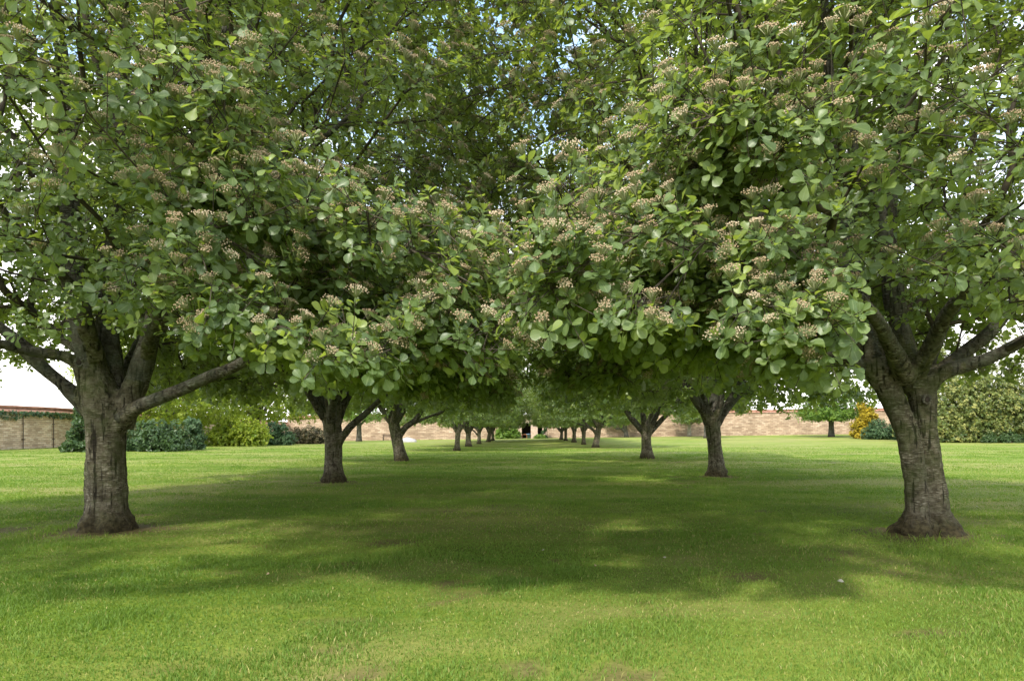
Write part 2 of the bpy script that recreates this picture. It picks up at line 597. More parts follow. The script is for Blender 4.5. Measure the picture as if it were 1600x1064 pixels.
# ------------------------------------------------------------------ tree skeleton
def crown_tips(n, cx, cy, z0, z1, R, rng, seed, umax=0.3, inner=2.0, lump=0.2, gap=0.42, rise=0.7, ubias=1.35, zfun=None, lay=(0.85, 0.85, 1.3)):
    """tips in a dome-shaped crown; denser towards the outside, in clumps"""
    out = []
    tot = 0
    while tot < n:
        m = n * 2
        u = rng.random(m) ** ubias
        th = rng.random(m) * 2 * PI
        prof = np.where(u < umax, 0.80 + 0.20 * np.sin(np.clip(u / umax, 0, 1) * PI / 2),
                        np.sqrt(np.clip(1 - ((u - umax) / (1 - umax)) ** 2, 0, 1)) ** 0.85)
        q = 1 - 0.9 * rng.random(m) ** inner
        dirn = np.stack([np.cos(th), np.sin(th), u * 2.2], 1)
        lum = 1 + lump * 2 * (fbm(dirn * 2.1 + 5.1, seed, 3) - 0.5)
        r = R * prof * q * lum
        z = z0 + u * (z1 - z0)
        # underside arches up towards the trunk
        zlow = z0 + rise * (1 - np.clip(r / R, 0, 1)) ** 1.0 + 0.4 * (fbm(dirn * 3, seed + 5, 2) - 0.5)
        p = np.stack([cx + r * np.cos(th), cy + r * np.sin(th), z], 1)
        if zfun is not None:
            zlow = zfun(p[:, 0], p[:, 1], np.clip(r / R, 0, 1)) + 0.9 * (fbm(p * np.array([0.9, 0.9, 0.0]) + 2.2, seed + 5, 2) - 0.5)
        ok = (z > zlow) & (rng.random(m) < np.clip(r / R + 0.25, 0.2, 1))
        g = fbm(p * np.array(lay) + 3.7, seed + 9, 2)
        ok &= g > gap - 0.10 * rng.random(m)
        p = p[ok]
        out.append(np.hstack([p, q[ok][:, None]]))
        tot += len(p)
    return np.vstack(out)[:n]

def grow(seedP, tips, rng, bf=0.42, step=0.40, first=None):
    """balanced spanning tree from the seed nodes to the tips"""
    nP = [p for p in seedP]
    S = len(nP)
    cap = S + len(tips) * 12
    P = np.zeros((cap, 3))
    P[:S] = seedP
    L = np.zeros(cap)
    L[:S] = first
    par = np.full(cap, -1, int)
    cnt = S
    c0 = np.mean(seedP[:3], 0)
    order = np.argsort(np.linalg.norm(tips - c0, axis=1) + rng.normal(0, 0.25, len(tips)))
    tipn = np.zeros(len(tips), int)
    for t in order:
        q = tips[t]
        dv = q - P[:cnt]
        dist = np.sqrt(np.einsum('ij,ij->i', dv, dv))
        j = int(np.argmin(dist + bf * L[:cnt]))
        p0 = P[j].copy()
        d = dist[j]
        k = max(1, int(round(d / step)))
        k = min(k, 10)
        prev = j
        bow = rng.normal(0, 0.05, 3) * d
        bow[2] += -0.05 * d if q[2] < 3 else 0.03 * d
        for i in range(1, k + 1):
            f = i / k
            pt = p0 * (1 - f) + q * f + bow * 4 * f * (1 - f) * (1 if k > 1 else 0)
            P[cnt] = pt
            par[cnt] = prev
            L[cnt] = L[prev] + d / k
            prev = cnt
            cnt += 1
        tipn[t] = prev
    return P[:cnt], par[:cnt], S, tipn

def skeleton_mesh(P, par, S, r_tip=0.0038, expo=2.35, rmax=0.06, min_r=0.0):
    n = len(P)
    acc = np.zeros(n)
    kids = [[] for _ in range(n)]
    for i in range(n - 1, S - 1, -1):
        if acc[i] == 0:
            acc[i] = r_tip ** expo
        acc[par[i]] += acc[i]
    for i in range(S, n):
        kids[par[i]].append(i)
    R = np.minimum(acc ** (1 / expo), rmax)
    mb = MB()
    started = [i for i in range(S, n) if par[i] < S]
    stack = [(par[i], i) for i in started]
    while stack:
        p0, i = stack.pop()
        chain = [p0, i]
        rr = [R[i], R[i]]
        cur = i
        while kids[cur]:
            ks = sorted(kids[cur], key=lambda a: -R[a])
            nx = ks[0]
            for o in ks[1:]:
                stack.append((cur, o))
            chain.append(nx)
            rr.append(R[nx])
            cur = nx
        rr = np.array(rr)
        if rr.max() < min_r:
            continue
        rr[-1] *= 0.6
        sd = 7 if rr[0] > 0.03 else (5 if rr[0] > 0.012 else 3)
        V, Q, T = tube(P[chain], rr, sd, cap=False)
        mb.add(V, Q)
    return mb, R

def trunk_mesh(name, polys, mat, voxel=0.028, flare=None, seed=0, rough=0.018):
    """blend the trunk and the feet of its limbs into one skin"""
    mb = MB()
    for P, R in polys:
        mb.tube(P, R, 16)
    me = mb.mesh(name, mat, True)
    o = bpy.data.objects.new('temporary', me)
    COL.objects.link(o)
    md = o.modifiers.new('r', 'REMESH')
    md.mode = 'VOXEL'
    md.voxel_size = voxel
    ms = o.modifiers.new('s', 'SMOOTH')
    ms.iterations = 5
    ms.factor = 0.5
    dg = bpy.context.evaluated_depsgraph_get()
    ev = o.evaluated_get(dg)
    me2 = bpy.data.meshes.new_from_object(ev)
    bpy.data.objects.remove(o)
    n = len(me2.vertices)
    co = np.zeros(n * 3, np.float32)
    me2.vertices.foreach_get('co', co)
    co = co.reshape(-1, 3).astype(float)
    nr = np.zeros(n * 3, np.float32)
    me2.vertices.foreach_get('normal', nr)
    nr = nr.reshape(-1, 3).astype(float)
    d = (fbm(co * np.array([9, 9, 2.0]), seed, 3) - 0.5) * 3.4 * rough + (fbm(co * 24, seed + 4, 2) - 0.5) * rough
    low = sstep(0.34, 0.02, co[:, 2])
    if flare is not None:
        fx, fy, fr = flare
        a = np.arctan2(co[:, 1] - fy, co[:, 0] - fx)
        lob = 0.55 + 0.45 * np.sin(a * 4 + seed) + 0.3 * np.sin(a * 7 + 2 * seed)
        d = d + low ** 1.6 * fr * (0.35 + 0.65 * lob)
        d = d + low * (fbm(co * 14, seed + 8, 3) - 0.5) * 0.10
    nh = nr.copy()
    nh[:, 2] *= 0.15
    co = co + nh * d[:, None]
    me2.vertices.foreach_set('co', co.astype(np.float32).ravel())
    me2.materials.clear()
    me2.materials.append(mat)
    me2.polygons.foreach_set('use_smooth', np.ones(len(me2.polygons), bool))
    me2.update()
    me2.name = name
    return me2

def build_tree(name, label, origin, trunks, limbs, crown, seed, hi=False, leaf_size=0.115, n_tips=1300, sub=4, n_leaf=7,
               group=None, flare=0.06, fl_frac=0.25, mat='leaf', bark='bark', separate_heads=0, stretch=None, tmpl=None, spread=0.17, up_bias=0.7,
               young=0.06, cat='tree', extra_tips=None, lit_shift=0.0, scars=(), open_x=0.0):
    """trunks / limbs: lists of (points, radii), local to origin"""
    rng = np.random.default_rng(seed)
    root = thing(name, label, cat, origin, group=group)
    polys, seeds, first = [], [], []
    for P, R in trunks:
        p, r = resample(P, R)
        polys.append((p, r))
    limb_me = []
    for li, (P, R) in enumerate(limbs):
        p, r = resample(P, R, 0.14)
        # knobbly run of the limb
        s = np.arange(len(p)) / max(len(p) - 1, 1)
        for ax in range(3):
            p[:, ax] += 0.035 * np.minimum(1, s * 5) * (noise(np.stack([np.arange(len(p)) * 0.33, np.full(len(p), ax * 9.1), np.full(len(p), li * 3.3)], 1), seed) - 0.5) * 2
        L = np.concatenate([[0], np.cumsum(np.linalg.norm(np.diff(p, axis=0), axis=1))])
        k = int(np.searchsorted(L, 0.40))
        k = max(k, 3)
        polys.append((p[:k + 1], r[:k + 1]))
        mb = MB()
        a = max(k - 2, 0)
        if len(p) - a > 3:
            mb.tube(p[a:], r[a:] * 0.985, 10)
            me = mb.mesh('limb', M['limb'] if bark == 'bark' else M[bark], True)
            cv = np.zeros(len(me.vertices) * 3, np.float32)
            me.vertices.foreach_get('co', cv)
            cv = cv.reshape(-1, 3).astype(float)
            ctr = cv + (fbm(cv * 7, seed + li, 3) - 0.5)[:, None] * 0.05 * np.minimum(1, r[a] / 0.06)
            me.vertices.foreach_set('co', ctr.astype(np.float32).ravel())
            limb_me.append(me)
        st = max(2, int(len(p) * 0.22))
        for q in range(st, len(p), 2):
            seeds.append(p[q])
            first.append(L[q])
    link('trunk', trunk_mesh('trunk', polys, M[bark], 0.021 if hi else 0.04,
                             (trunks[0][0][0][0], trunks[0][0][0][1], flare), seed), root)
    for me in limb_me:
        link('limb', me, root)
    tips4 = crown_tips(n_tips, rng=rng, seed=seed, **crown)
    if extra_tips is not None:
        e = np.asarray(extra_tips, float)
        tips4 = np.vstack([tips4, np.hstack([e, np.ones((len(e), 1))])])
    if stretch is not None:
        tips4[:, :3] = stretch(tips4[:, :3])
    if hi:   # open the camera-side face in front of the upright stems, thicken the far side instead
        k = (tips4[:, 1] < -1.2) & (np.abs(tips4[:, 0] - open_x) < 1.15) & (tips4[:, 2] > 2.3) & (rng.random(len(tips4)) < 0.62)
        tips4[k, 1] = -tips4[k, 1] + 0.3
        k = (np.abs(tips4[:, 0] - open_x * 0.5) < 0.85) & (tips4[:, 1] < 0.4) & (tips4[:, 2] < 2.15)
        tips4 = tips4[~k]
    tips = tips4[:, :3]
    P, par, S, tipn = grow(np.array(seeds), tips, rng, first=np.array(first) * 1.0)
    # side shoots carrying the leaf whorls
    dirn = P[tipn] - P[par[tipn]]
    dirn = norm(dirn)
    cen = np.array([crown['cx'], crown['cy'], crown['z0'] + 0.35 * (crown['z1'] - crown['z0'])])
    outw = norm(tips - cen)
    pos, axis, qn, owner = [], [], [], []
    SH = MB()
    for s in range(sub):
        off = rng.normal(0, 1, tips.shape) * np.array([1, 1, 0.75])
        off = norm(off) * rng.uniform(0.5, 1.25, (len(tips), 1)) * spread
        if s == 0:
            off *= 0.15
        p = tips + off + dirn * 0.03
        ax = norm(0.55 * outw + 0.35 * dirn + up_bias * np.array([0, 0, 1.0]) + 0.8 * off / spread * 0.6 + rng.normal(0, 0.22, tips.shape))
        pos.append(p)
        axis.append(ax)
        qn.append(tips4[:, 3])
        owner.append(np.arange(len(tips)))
        if s > 0:
            b = tips - dirn * rng.uniform(0.02, 0.14, (len(tips), 1))
            w = norm(np.cross(p - b, rng.normal(size=p.shape))) * 0.0032
            w2 = norm(np.cross(p - b, w)) * 0.0032
            V = np.stack([b + w, b - 0.5 * w + 0.87 * w2, b - 0.5 * w - 0.87 * w2, p + w * .7, p - 0.35 * w + 0.6 * w2, p - 0.35 * w - 0.6 * w2], 1).reshape(-1, 3)
            q = np.array([[0, 1, 4, 3], [1, 2, 5, 4], [2, 0, 3, 5]])
            SH.add(V, (np.arange(len(p))[:, None, None] * 6 + q[None]).reshape(-1, 4))
    pos = np.vstack(pos)
    axis = np.vstack(axis)
    qn = np.concatenate(qn)
    owner = np.concatenate(owner)
    bm_, Rr = skeleton_mesh(P, par, S, rmax=0.055)
    if SH.n:
        bm_.add(np.vstack(SH.V), np.vstack([q if i == 0 else q for i, q in enumerate(SH.Q)]))
    link('branches', bm_.mesh('branches', M['twig'], True), root)
    rs = leaf_size * rng.uniform(0.82, 1.15, len(pos))
    B, D_, Nn, Sz, I = rosettes(pos, axis, n_leaf, rs, rng)
    if hi:
        dc = np.linalg.norm(B + np.array(origin) - np.array([0, 0, CAMH]), axis=1)
        od = np.argsort(dc)
        B, D_, Nn, Sz, I = B[od], D_[od], Nn[od], Sz[od], I[od]
        kn = int((dc < 7.2).sum())
        c1, q1, f1 = leaves_geo(B[:kn], D_[:kn], Nn[:kn], Sz[:kn], LEAF_HI, rng)
        uu, vv = leaves_geo.lu, leaves_geo.lv
        c2, q2, f2 = leaves_geo(B[kn:], D_[kn:], Nn[kn:], Sz[kn:], LEAF_MID, rng)
        uu, vv = np.concatenate([uu, leaves_geo.lu]), np.concatenate([vv, leaves_geo.lv])
        co, Q = np.vstack([c1, c2]), np.vstack([q1, q2 + len(c1)])
        fpl = np.concatenate([np.full(kn, f1), np.full(len(B) - kn, f2)])
    else:
        co, Q, fpl = leaves_geo(B, D_, Nn, Sz, tmpl or LEAF_MID, rng)
        uu = vv = None
    # tone: by shoot and by leaf, plus a per-tree lift painting stronger light
    tone_s = np.clip(rng.normal(0.42, 0.17, len(tips)) + (rng.random(len(tips)) < young) * 0.4, 0, 1)
    ros = rng.normal(0, 0.09, len(pos)) + (rng.random(len(pos)) < young) * 0.3
    tone = np.clip(tone_s[owner[I]] + ros[I] + rng.normal(0, 0.09, len(I)) + lit_shift, 0, 1)
    at_d = {'var': ('FACE', np.repeat(tone, fpl))}
    if hi:
        at_d['lu'] = ('POINT', uu)
        at_d['lv'] = ('POINT', vv)
    me = mesh_np('crown', co, [Q], True, at_d, [M['leaf_near' if hi else mat]])
    link('crown', me, root)
    for kx, ky, kz, kr in scars:
        a = np.arange(25) * 2 * PI / 24
        c = np.stack([kx + kr * np.cos(a), np.full(25, ky), kz + kr * 1.15 * np.sin(a)], 1)
        mb = MB()
        mb.tube(c, np.full(25, kr * 0.42) * (1 + 0.2 * np.sin(3 * a)), 8)
        sc = link('branch_scar', mb.mesh('branch_scar', M['limb'], True), root)
        mb = MB()
        mb.add(*lathe([(0, 0), (kr * 0.8, 0.01), (kr * 0.8, -0.05), (0, -0.05)], 14))
        V = mb.V[0]
        mb.V[0] = np.stack([V[:, 0] + kx, ky - V[:, 2] - 0.004, V[:, 1] + kz], 1)
        link('hollow_shade', mb.mesh('hollow_shade', M['recess_shade'], True), sc)  # solid dark disc inside the ring, coloured as a hole's shade
    if fl_frac > 0:
        want = np.where((rng.random(len(pos)) < fl_frac) & (qn > 0.66) & (axis[:, 2] > -0.1))[0]
        ap = axis[want] * 0.6 + np.array([0, 0, 0.5])
        ap = norm(ap)
        fp = pos[want] + ap * 0.03
        dc = np.linalg.norm(fp + np.array(origin) - np.array([0, 0, CAMH]), axis=1)
        od = np.argsort(dc)
        cv, cq, ct, vq, vt, off = [], [], [], [], [], 0
        for rank, i in enumerate(od):
            V, Q4, T3, fv = flower_geo(fp[i], ap[i], rng, 46 if hi else 9, 0.054 * rng.uniform(0.6, 1.2))
            if rank < separate_heads:
                link('flower_head', mesh_np('flower_head', V - fp[i], [Q4, T3], False, {'var': ('FACE', fv)}, [M['flower']]), root, loc=fp[i])
            else:
                cv.append(V)
                cq.append(Q4 + off)
                ct.append(T3 + off)
                vq.append(fv[:len(Q4)])
                vt.append(fv[len(Q4):])
                off += len(V)
        if cv:
            me = mesh_np('blossom', np.vstack(cv), [np.vstack(cq), np.vstack(ct)], False,
                         {'var': ('FACE', np.concatenate(vq + vt))}, [M['flower']])
            link('blossom', me, root, kind='stuff')
    return root

# ------------------------------------------------------------------ the two front trees
GROUP = 'whitebeam trees of the avenue'

def rel(o, px, py, D):
    return tuple(at(px, py, D) - Vector(o))

def r_at(px, D):
    return px / F * D

def bough(o, x0, x1, y0, y1, z0, z1, n, seed, sgn):
    """tips of a low bough reaching towards the avenue's middle, local to the tree"""
    r = np.random.default_rng(seed)
    f = r.random(n * 4)
    x = x0 + (x1 - x0) * f
    y = y0 + (y1 - y0) * r.random(n * 4)
    zz = z0 + (z1 - z0) * r.random(n * 4) ** 1.7 * (0.55 + 0.45 * (1 - f))
    zz = zz + 0.55 * (fbm(np.stack([x * 1.1, y * 1.1, 0 * x], 1), seed + 3, 2) - 0.5)
    p = np.stack([x, y, zz], 1)
    ok = fbm(p * np.array([1.1, 1.1, 3.4]), seed, 2) > 0.47
    return p[ok][:n] - np.array(o)

def front_left():
    o = place(167, 829)
    D = o.y
    p = lambda px, py, dd=0.0: rel(o, px, py, D + dd)
    R = lambda w: r_at(w / 2, D)
    trunk = [([(0, 0, -0.12), p(167, 815), p(166, 780), p(165, 720), p(167, 670), p(163, 635), p(146, 590), p(138, 560)],
              [R(66), R(62), R(57), R(55), R(57), R(60), R(48), R(44)])]
    limbs = [
        ([p(168, 655, .03), p(143, 585, -.02), p(127, 500, -.05), p(114, 420), p(104, 300, .05), p(95, 150, .1), p(88, -60, .1), p(80, -240, .1)],
         [R(52), R(43), R(38), R(33), R(27), R(21), R(15), R(7)]),
        ([p(178, 660, .1), p(176, 590, .22), p(166, 500, .35), p(172, 380, .45), p(186, 250, .5), p(196, 80, .5), p(200, -120, .6)],
         [R(44), R(37), R(33), R(27), R(21), R(15), R(7)]),
        ([p(186, 665), p(208, 612, .05), p(232, 545, .1), p(252, 470, .15), p(292, 340, .1), p(322, 200, 0), p(350, 40, 0)],
         [R(44), R(37), R(32), R(26), R(21), R(15), R(8)]),
        ([p(178, 668, -.05), p(208, 640, -.15), p(262, 617, -.35), p(322, 594, -.6), p(400, 556, -.9), p(470, 520, -1.2), p(560, 470, -1.5)],
         [R(26), R(21), R(19), R(17), R(14), R(10), R(5)]),
        ([p(160, 665), p(126, 628, -.03), p(95, 596, -.1), p(62, 565, -.15), p(22, 528, -.2), p(-40, 480, -.3), p(-140, 420, -.4)],
         [R(30), R(23), R(20), R(19), R(17), R(13), R(7)]),
        ([p(130, 572, -.05), p(98, 556, -.15), p(60, 550, -.25), p(10, 540, -.5), p(-60, 520, -.9), p(-150, 480, -1.3)],
         [R(22), R(17), R(15), R(14), R(10), R(5)]),
        ([p(125, 545, .05), p(98, 530, .15), p(62, 500, .3), p(15, 462, .6), p(-60, 410, 1.0)],
         [R(18), R(14), R(13), R(11), R(6)]),
        ([p(228, 560, .08), p(236, 515, -.35), p(246, 460, -.9), p(262, 400, -1.6), p(300, 320, -2.4)],
         [R(20), R(16), R(13), R(10), R(6)]),
        ([p(150, 560, -.1), p(120, 470, -.6), p(60, 390, -1.3), p(-20, 300, -2.1)],
         [R(26), R(18), R(12), R(6)]),
        ([p(185, 620, .2), p(215, 540, .9), p(260, 460, 1.8), p(300, 380, 2.8)],
         [R(30), R(22), R(15), R(8)]),
        ([p(160, 560, .3), p(120, 470, 1.1), p(60, 400, 2.2)],
         [R(28), R(18), R(8)]),
        ([p(240, 520, .1), p(300, 440, .0), p(370, 350, -.1), p(470, 250, -.2), p(590, 140, -.2)],
         [R(22), R(18), R(15), R(10), R(5)]),
    ]
    crown = dict(cx=0.0, cy=-0.3, z0=1.3, z1=9.2, R=5.05, umax=0.30, inner=1.45, lump=0.18, gap=0.435, lay=(0.62, 0.62, 2.1),
                 zfun=lambda x, y, f: (1.62 + 0.16 * sstep(3.3, 2.3, x)) + 0.42 * (1 - f) + 0.3 * sstep(0.4, 0.0, f))
    return build_tree('whitebeam_tree', 'big whitebeam with a straight trunk and a long low branch, front of the left row',
                      o, trunk, limbs, crown, 11, True, open_x=-0.15, scars=[(*p(124, 566, -0.165)[:3], 0.04)], extra_tips=bough(o, -1.9, -0.02, 3.5, 5.9, 1.60, 2.9, 640, 5, 1), leaf_size=0.082, n_tips=7600, sub=5, n_leaf=7, group=GROUP, flare=0.085, fl_frac=0.32, separate_heads=100)

def front_right():
    o = place(1447, 836)
    D = o.y
    p = lambda px, py, dd=0.0: rel(o, px, py, D + dd)
    R = lambda w: r_at(w / 2, D)
    trunk = [([p(1436, 850), p(1433, 810, -.03), p(1429, 750, -.04), p(1420, 700, -.04), p(1411, 660, -.03), p(1393, 620, 0), p(1372, 580, 0)],
              [R(52), R(37), R(33), R(33), R(33), R(35), R(38)]),
             ([p(1468, 850), p(1466, 810, .02), p(1458, 750, .01), p(1452, 700, .01), p(1445, 660, .01), p(1440, 620, .02), p(1436, 590, .02)],
              [R(52), R(38), R(34), R(33), R(35), R(39), R(42)])]
    limbs = [
        ([p(1378, 595), p(1362, 560, 0), p(1340, 500, 0), p(1320, 420, .05), p(1306, 320, .1), p(1299, 200, .1), p(1290, 40, .1), p(1284, -150, .1)],
         [R(36), R(32), R(28), R(25), R(22), R(18), R(13), R(6)]),
        ([p(1374, 590), p(1345, 572, -.05), p(1310, 556, -.15), p(1262, 546, -.35), p(1190, 538, -.7), p(1110, 520, -1.1), p(1030, 490, -1.5)],
         [R(27), R(23), R(20), R(17), R(14), R(10), R(5)]),
        ([p(1430, 610), p(1416, 545, .1), p(1394, 470, .2), p(1388, 380, .25), p(1396, 280, .25), p(1400, 160, .25), p(1398, 0, .3), p(1400, -180, .3)],
         [R(36), R(29), R(26), R(24), R(21), R(17), R(12), R(6)]),
        ([p(1440, 615), p(1462, 592, -.05), p(1492, 577, -.12), p(1540, 562, -.2), p(1600, 532, -.3), p(1680, 490, -.5), p(1780, 430, -.7)],
         [R(28), R(25), R(23), R(20), R(17), R(12), R(6)]),
        ([p(1440, 600, .05), p(1475, 575, .15), p(1512, 545, .25), p(1552, 505, .35), p(1605, 462, .5), p(1690, 390, .6)],
         [R(30), R(22), R(22), R(20), R(16), R(8)]),
        ([p(1380, 575, .05), p(1350, 470, .2), p(1338, 390, .25), p(1336, 300, .3), p(1335, 180, .35), p(1345, 20, .4)],
         [R(34), R(26), R(23), R(20), R(16), R(8)]),
        ([p(1425, 585, -.05), p(1392, 430, -.15), p(1378, 340, -.2), p(1362, 285, -.2), p(1385, 240, -.25), p(1410, 150, -.3)],
         [R(30), R(20), R(16), R(13), R(10), R(6)]),
        ([p(1415, 590, -.1), p(1390, 540, -.6), p(1350, 480, -1.4), p(1290, 410, -2.3)],
         [R(32), R(22), R(15), R(7)]),
        ([p(1435, 580, -.1), p(1470, 510, -.7), p(1520, 430, -1.5), p(1570, 340, -2.3)],
         [R(28), R(20), R(14), R(7)]),
        ([p(1400, 590, .15), p(1380, 520, .9), p(1340, 450, 1.8), p(1300, 380, 2.8)],
         [R(30), R(22), R(15), R(7)]),
        ([p(1440, 590, .15), p(1480, 500, 1.0), p(1530, 420, 2.1)],
         [R(28), R(20), R(9)]),
        ([p(1345, 520, .0), p(1280, 440, -.1), p(1200, 350, -.2), p(1110, 240, -.2), p(1010, 140, -.2)],
         [R(24), R(19), R(15), R(10), R(5)]),
    ]
    crown = dict(cx=-0.15, cy=-0.3, z0=1.3, z1=9.2, R=4.95, umax=0.30, inner=1.45, lump=0.18, gap=0.435, lay=(0.62, 0.62, 2.1),
                 zfun=lambda x, y, f: 1.77 + 0.58 * (1 - f))
    return build_tree('whitebeam_tree', 'big leaning whitebeam whose trunk is two fused stems, front of the right row',
                      o, trunk, limbs, crown, 23, True, open_x=-0.55, scars=[(*p(1448, 624, -0.145)[:3], 0.036)], extra_tips=bough(o, 1.6, 0.05, 3.2, 5.7, 1.56, 2.9, 680, 8, 1), leaf_size=0.082, n_tips=7600, sub=5, n_leaf=7, group=GROUP, flare=0.12, fl_frac=0.32, separate_heads=100, lit_shift=0.06)  # leaf tones lifted so this crown looks more brightly lit

front_left()
front_right()

# ------------------------------------------------------------------ the row trees behind
def row_tree(label, px, py, tr, lm, seed, extra_limbs=6, R=4.9, z1=11.0, z0=1.68):
    """tr: [(px,py,width)] ; lm: list of [(px,py,dd,width)] in photo pixels"""
    o = place(px, py)
    D = o.y
    rng = np.random.default_rng(seed)
    W = lambda w: r_at(w / 2, D) * 0.86
    pts = [(0, 0, -0.1)] + [rel(o, a, b, D) for a, b, w in tr]
    rad = [W(tr[0][2]) * 1.08] + [W(w) for a, b, w in tr]
    trunk = [(pts, rad)]
    limbs = []
    for l in lm:
        ps = [rel(o, a, b, D + dd) for a, b, dd, w in l]
        rs = [W(w) for a, b, dd, w in l]
        # run the limb on into the crown
        v = np.array(ps[-1]) - np.array(ps[-2])
        v = v / np.linalg.norm(v)
        e = np.array(ps[-1])
        for k in range(3):
            v = v + np.array([0, 0, 0.22])
            v /= np.linalg.norm(v)
            e = e + v * 1.0
            ps.append(tuple(e))
            rs.append(rs[-1] * 0.66)
        limbs.append((ps, rs))
    top = np.array(pts[-1])
    for k in range(extra_limbs):
        a = 2 * PI * k / extra_limbs + rng.uniform(-.4, .4)
        tilt = rng.uniform(0.15, 0.95)
        v = np.array([math.cos(a) * tilt, math.sin(a) * tilt, 1.0])
        v /= np.linalg.norm(v)
        e = top + np.array([0, 0, -0.12])
        ps, rs = [tuple(e)], [rad[-1] * 0.62]
        for j in range(5):
            e = e + v * (0.55 if j == 0 else 0.95)
            v = v + np.array([math.cos(a) * 0.05, math.sin(a) * 0.05, 0.16]) + rng.normal(0, .07, 3)
            v /= np.linalg.norm(v)
            ps.append(tuple(e))
            rs.append(rs[-1] * 0.72)
        limbs.append((ps, rs))
    crown = dict(cx=0, cy=0, z0=z0, z1=z1, R=R, umax=0.34, inner=1.6, lump=0.2, gap=0.32, rise=0.4)
    return build_tree('whitebeam_tree', label, o, trunk, limbs, crown, seed, False, 0.124, 3700, 4, 6, GROUP, 0.05, 0.22)

VA = row_tree('whitebeam with a branch forking low to the right, second in the left row', 521, 753,
              [(521, 745, 36), (521, 720, 31), (521, 690, 31), (519, 660, 34)],
              [[(517, 664, 0, 22), (500, 640, -.1, 17), (484, 617, -.2, 14)],
               [(524, 662, .1, 22), (533, 640, .2, 17), (546, 618, .2, 13)],
               [(530, 692, -.05, 15), (545, 668, -.15, 13), (562, 652, -.2, 12), (583, 635, -.3, 10)],
               [(519, 660, -.1, 18), (514, 630, -.3, 13), (510, 600, -.4, 10)]], 31, 5)
VB = row_tree('whitebeam tilting to the left with a forked right limb, third in the left row', 628, 720,
              [(626, 712, 24), (622, 695, 20), (617, 672, 20), (615, 660, 20)],
              [[(614, 664, 0, 14), (611, 645, 0, 11), (606, 630, -.1, 9)],
               [(624, 681, 0, 12), (634, 667, 0, 11), (650, 655, -.1, 10), (662, 636, -.3, 7)],
               [(617, 664, .1, 13), (622, 645, .2, 10), (630, 630, .3, 8)],
               [(640, 664, 0, 7), (664, 654, -.2, 5), (688, 644, -.5, 4)]], 47, 5, R=5.0, z1=9.0, z0=1.75)
VC = row_tree('whitebeam with a tall slightly leaning trunk split in a V, second in the right row', 1120, 744,
              [(1120, 736, 33), (1118, 715, 27), (1116, 690, 26), (1113, 662, 28)],
              [[(1111, 668, 0, 20), (1100, 645, -.1, 16), (1084, 622, -.2, 13)],
               [(1117, 668, 0, 19), (1129, 645, .1, 16), (1142, 624, .1, 13)],
               [(1113, 660, .2, 16), (1112, 630, .3, 12), (1108, 600, .3, 9)]], 59, 5)
VD = row_tree('whitebeam with limbs spread like a fan, third in the right row', 1011, 717,
              [(1011, 710, 23), (1010, 697, 18), (1009, 682, 18), (1009, 675, 19)],
              [[(1007, 678, 0, 11), (997, 666, 0, 10), (985, 652, -.2, 8)],
               [(1008, 675, 0, 11), (1007, 655, 0, 10), (1003, 640, 0, 8)],
               [(1013, 678, 0, 12), (1028, 662, 0, 10), (1048, 640, -.2, 8)],
               [(1012, 674, .2, 10), (1020, 655, .3, 8), (1034, 638, .4, 7)]], 71, 4, R=5.0, z1=9.0, z0=1.75)

ROW = [  # source, px, py, rotation, scale, label
    (VC, 714, 704, 2.4, 0.85, 'whitebeam fourth in the left row, thickest of the distant cluster of trunks'),
    (VD, 732, 697.5, 1.0, 0.95, 'whitebeam fifth in the left row, just right of the thick pale trunk'),
    (VA, 748.5, 693.5, 4.0, 0.85, 'whitebeam sixth in the left row, with a limb rising to the right'),
    (VB, 763, 690.5, 2.2, 0.95, 'whitebeam seventh in the left row, leaning right over its neighbour'),
    (VC, 770, 688.5, 5.1, 0.85, 'small looking whitebeam last in the left row, by the shrub beside the gateway'),
    (VB, 930, 699, 3.6, 0.95, 'whitebeam fourth in the right row, with a Y shaped fork'),
    (VA, 912, 694.5, 2.0, 0.88, 'whitebeam fifth in the right row, with a dark straight trunk'),
    (VD, 897, 691, 4.3, 0.95, 'whitebeam sixth in the right row, between the dark trunk and the crooked pair'),
    (VC, 884, 688.5, 1.3, 0.85, 'whitebeam seventh in the right row, front one of the crooked pair'),
    (VD, 877, 686.8, 2.8, 0.92, 'whitebeam last in the right row, behind the crooked pair near the wall'),
]
for src, px, py, rz, sc, lab in ROW:
    copy_tree(src, lab, place(px, py), rz, sc)

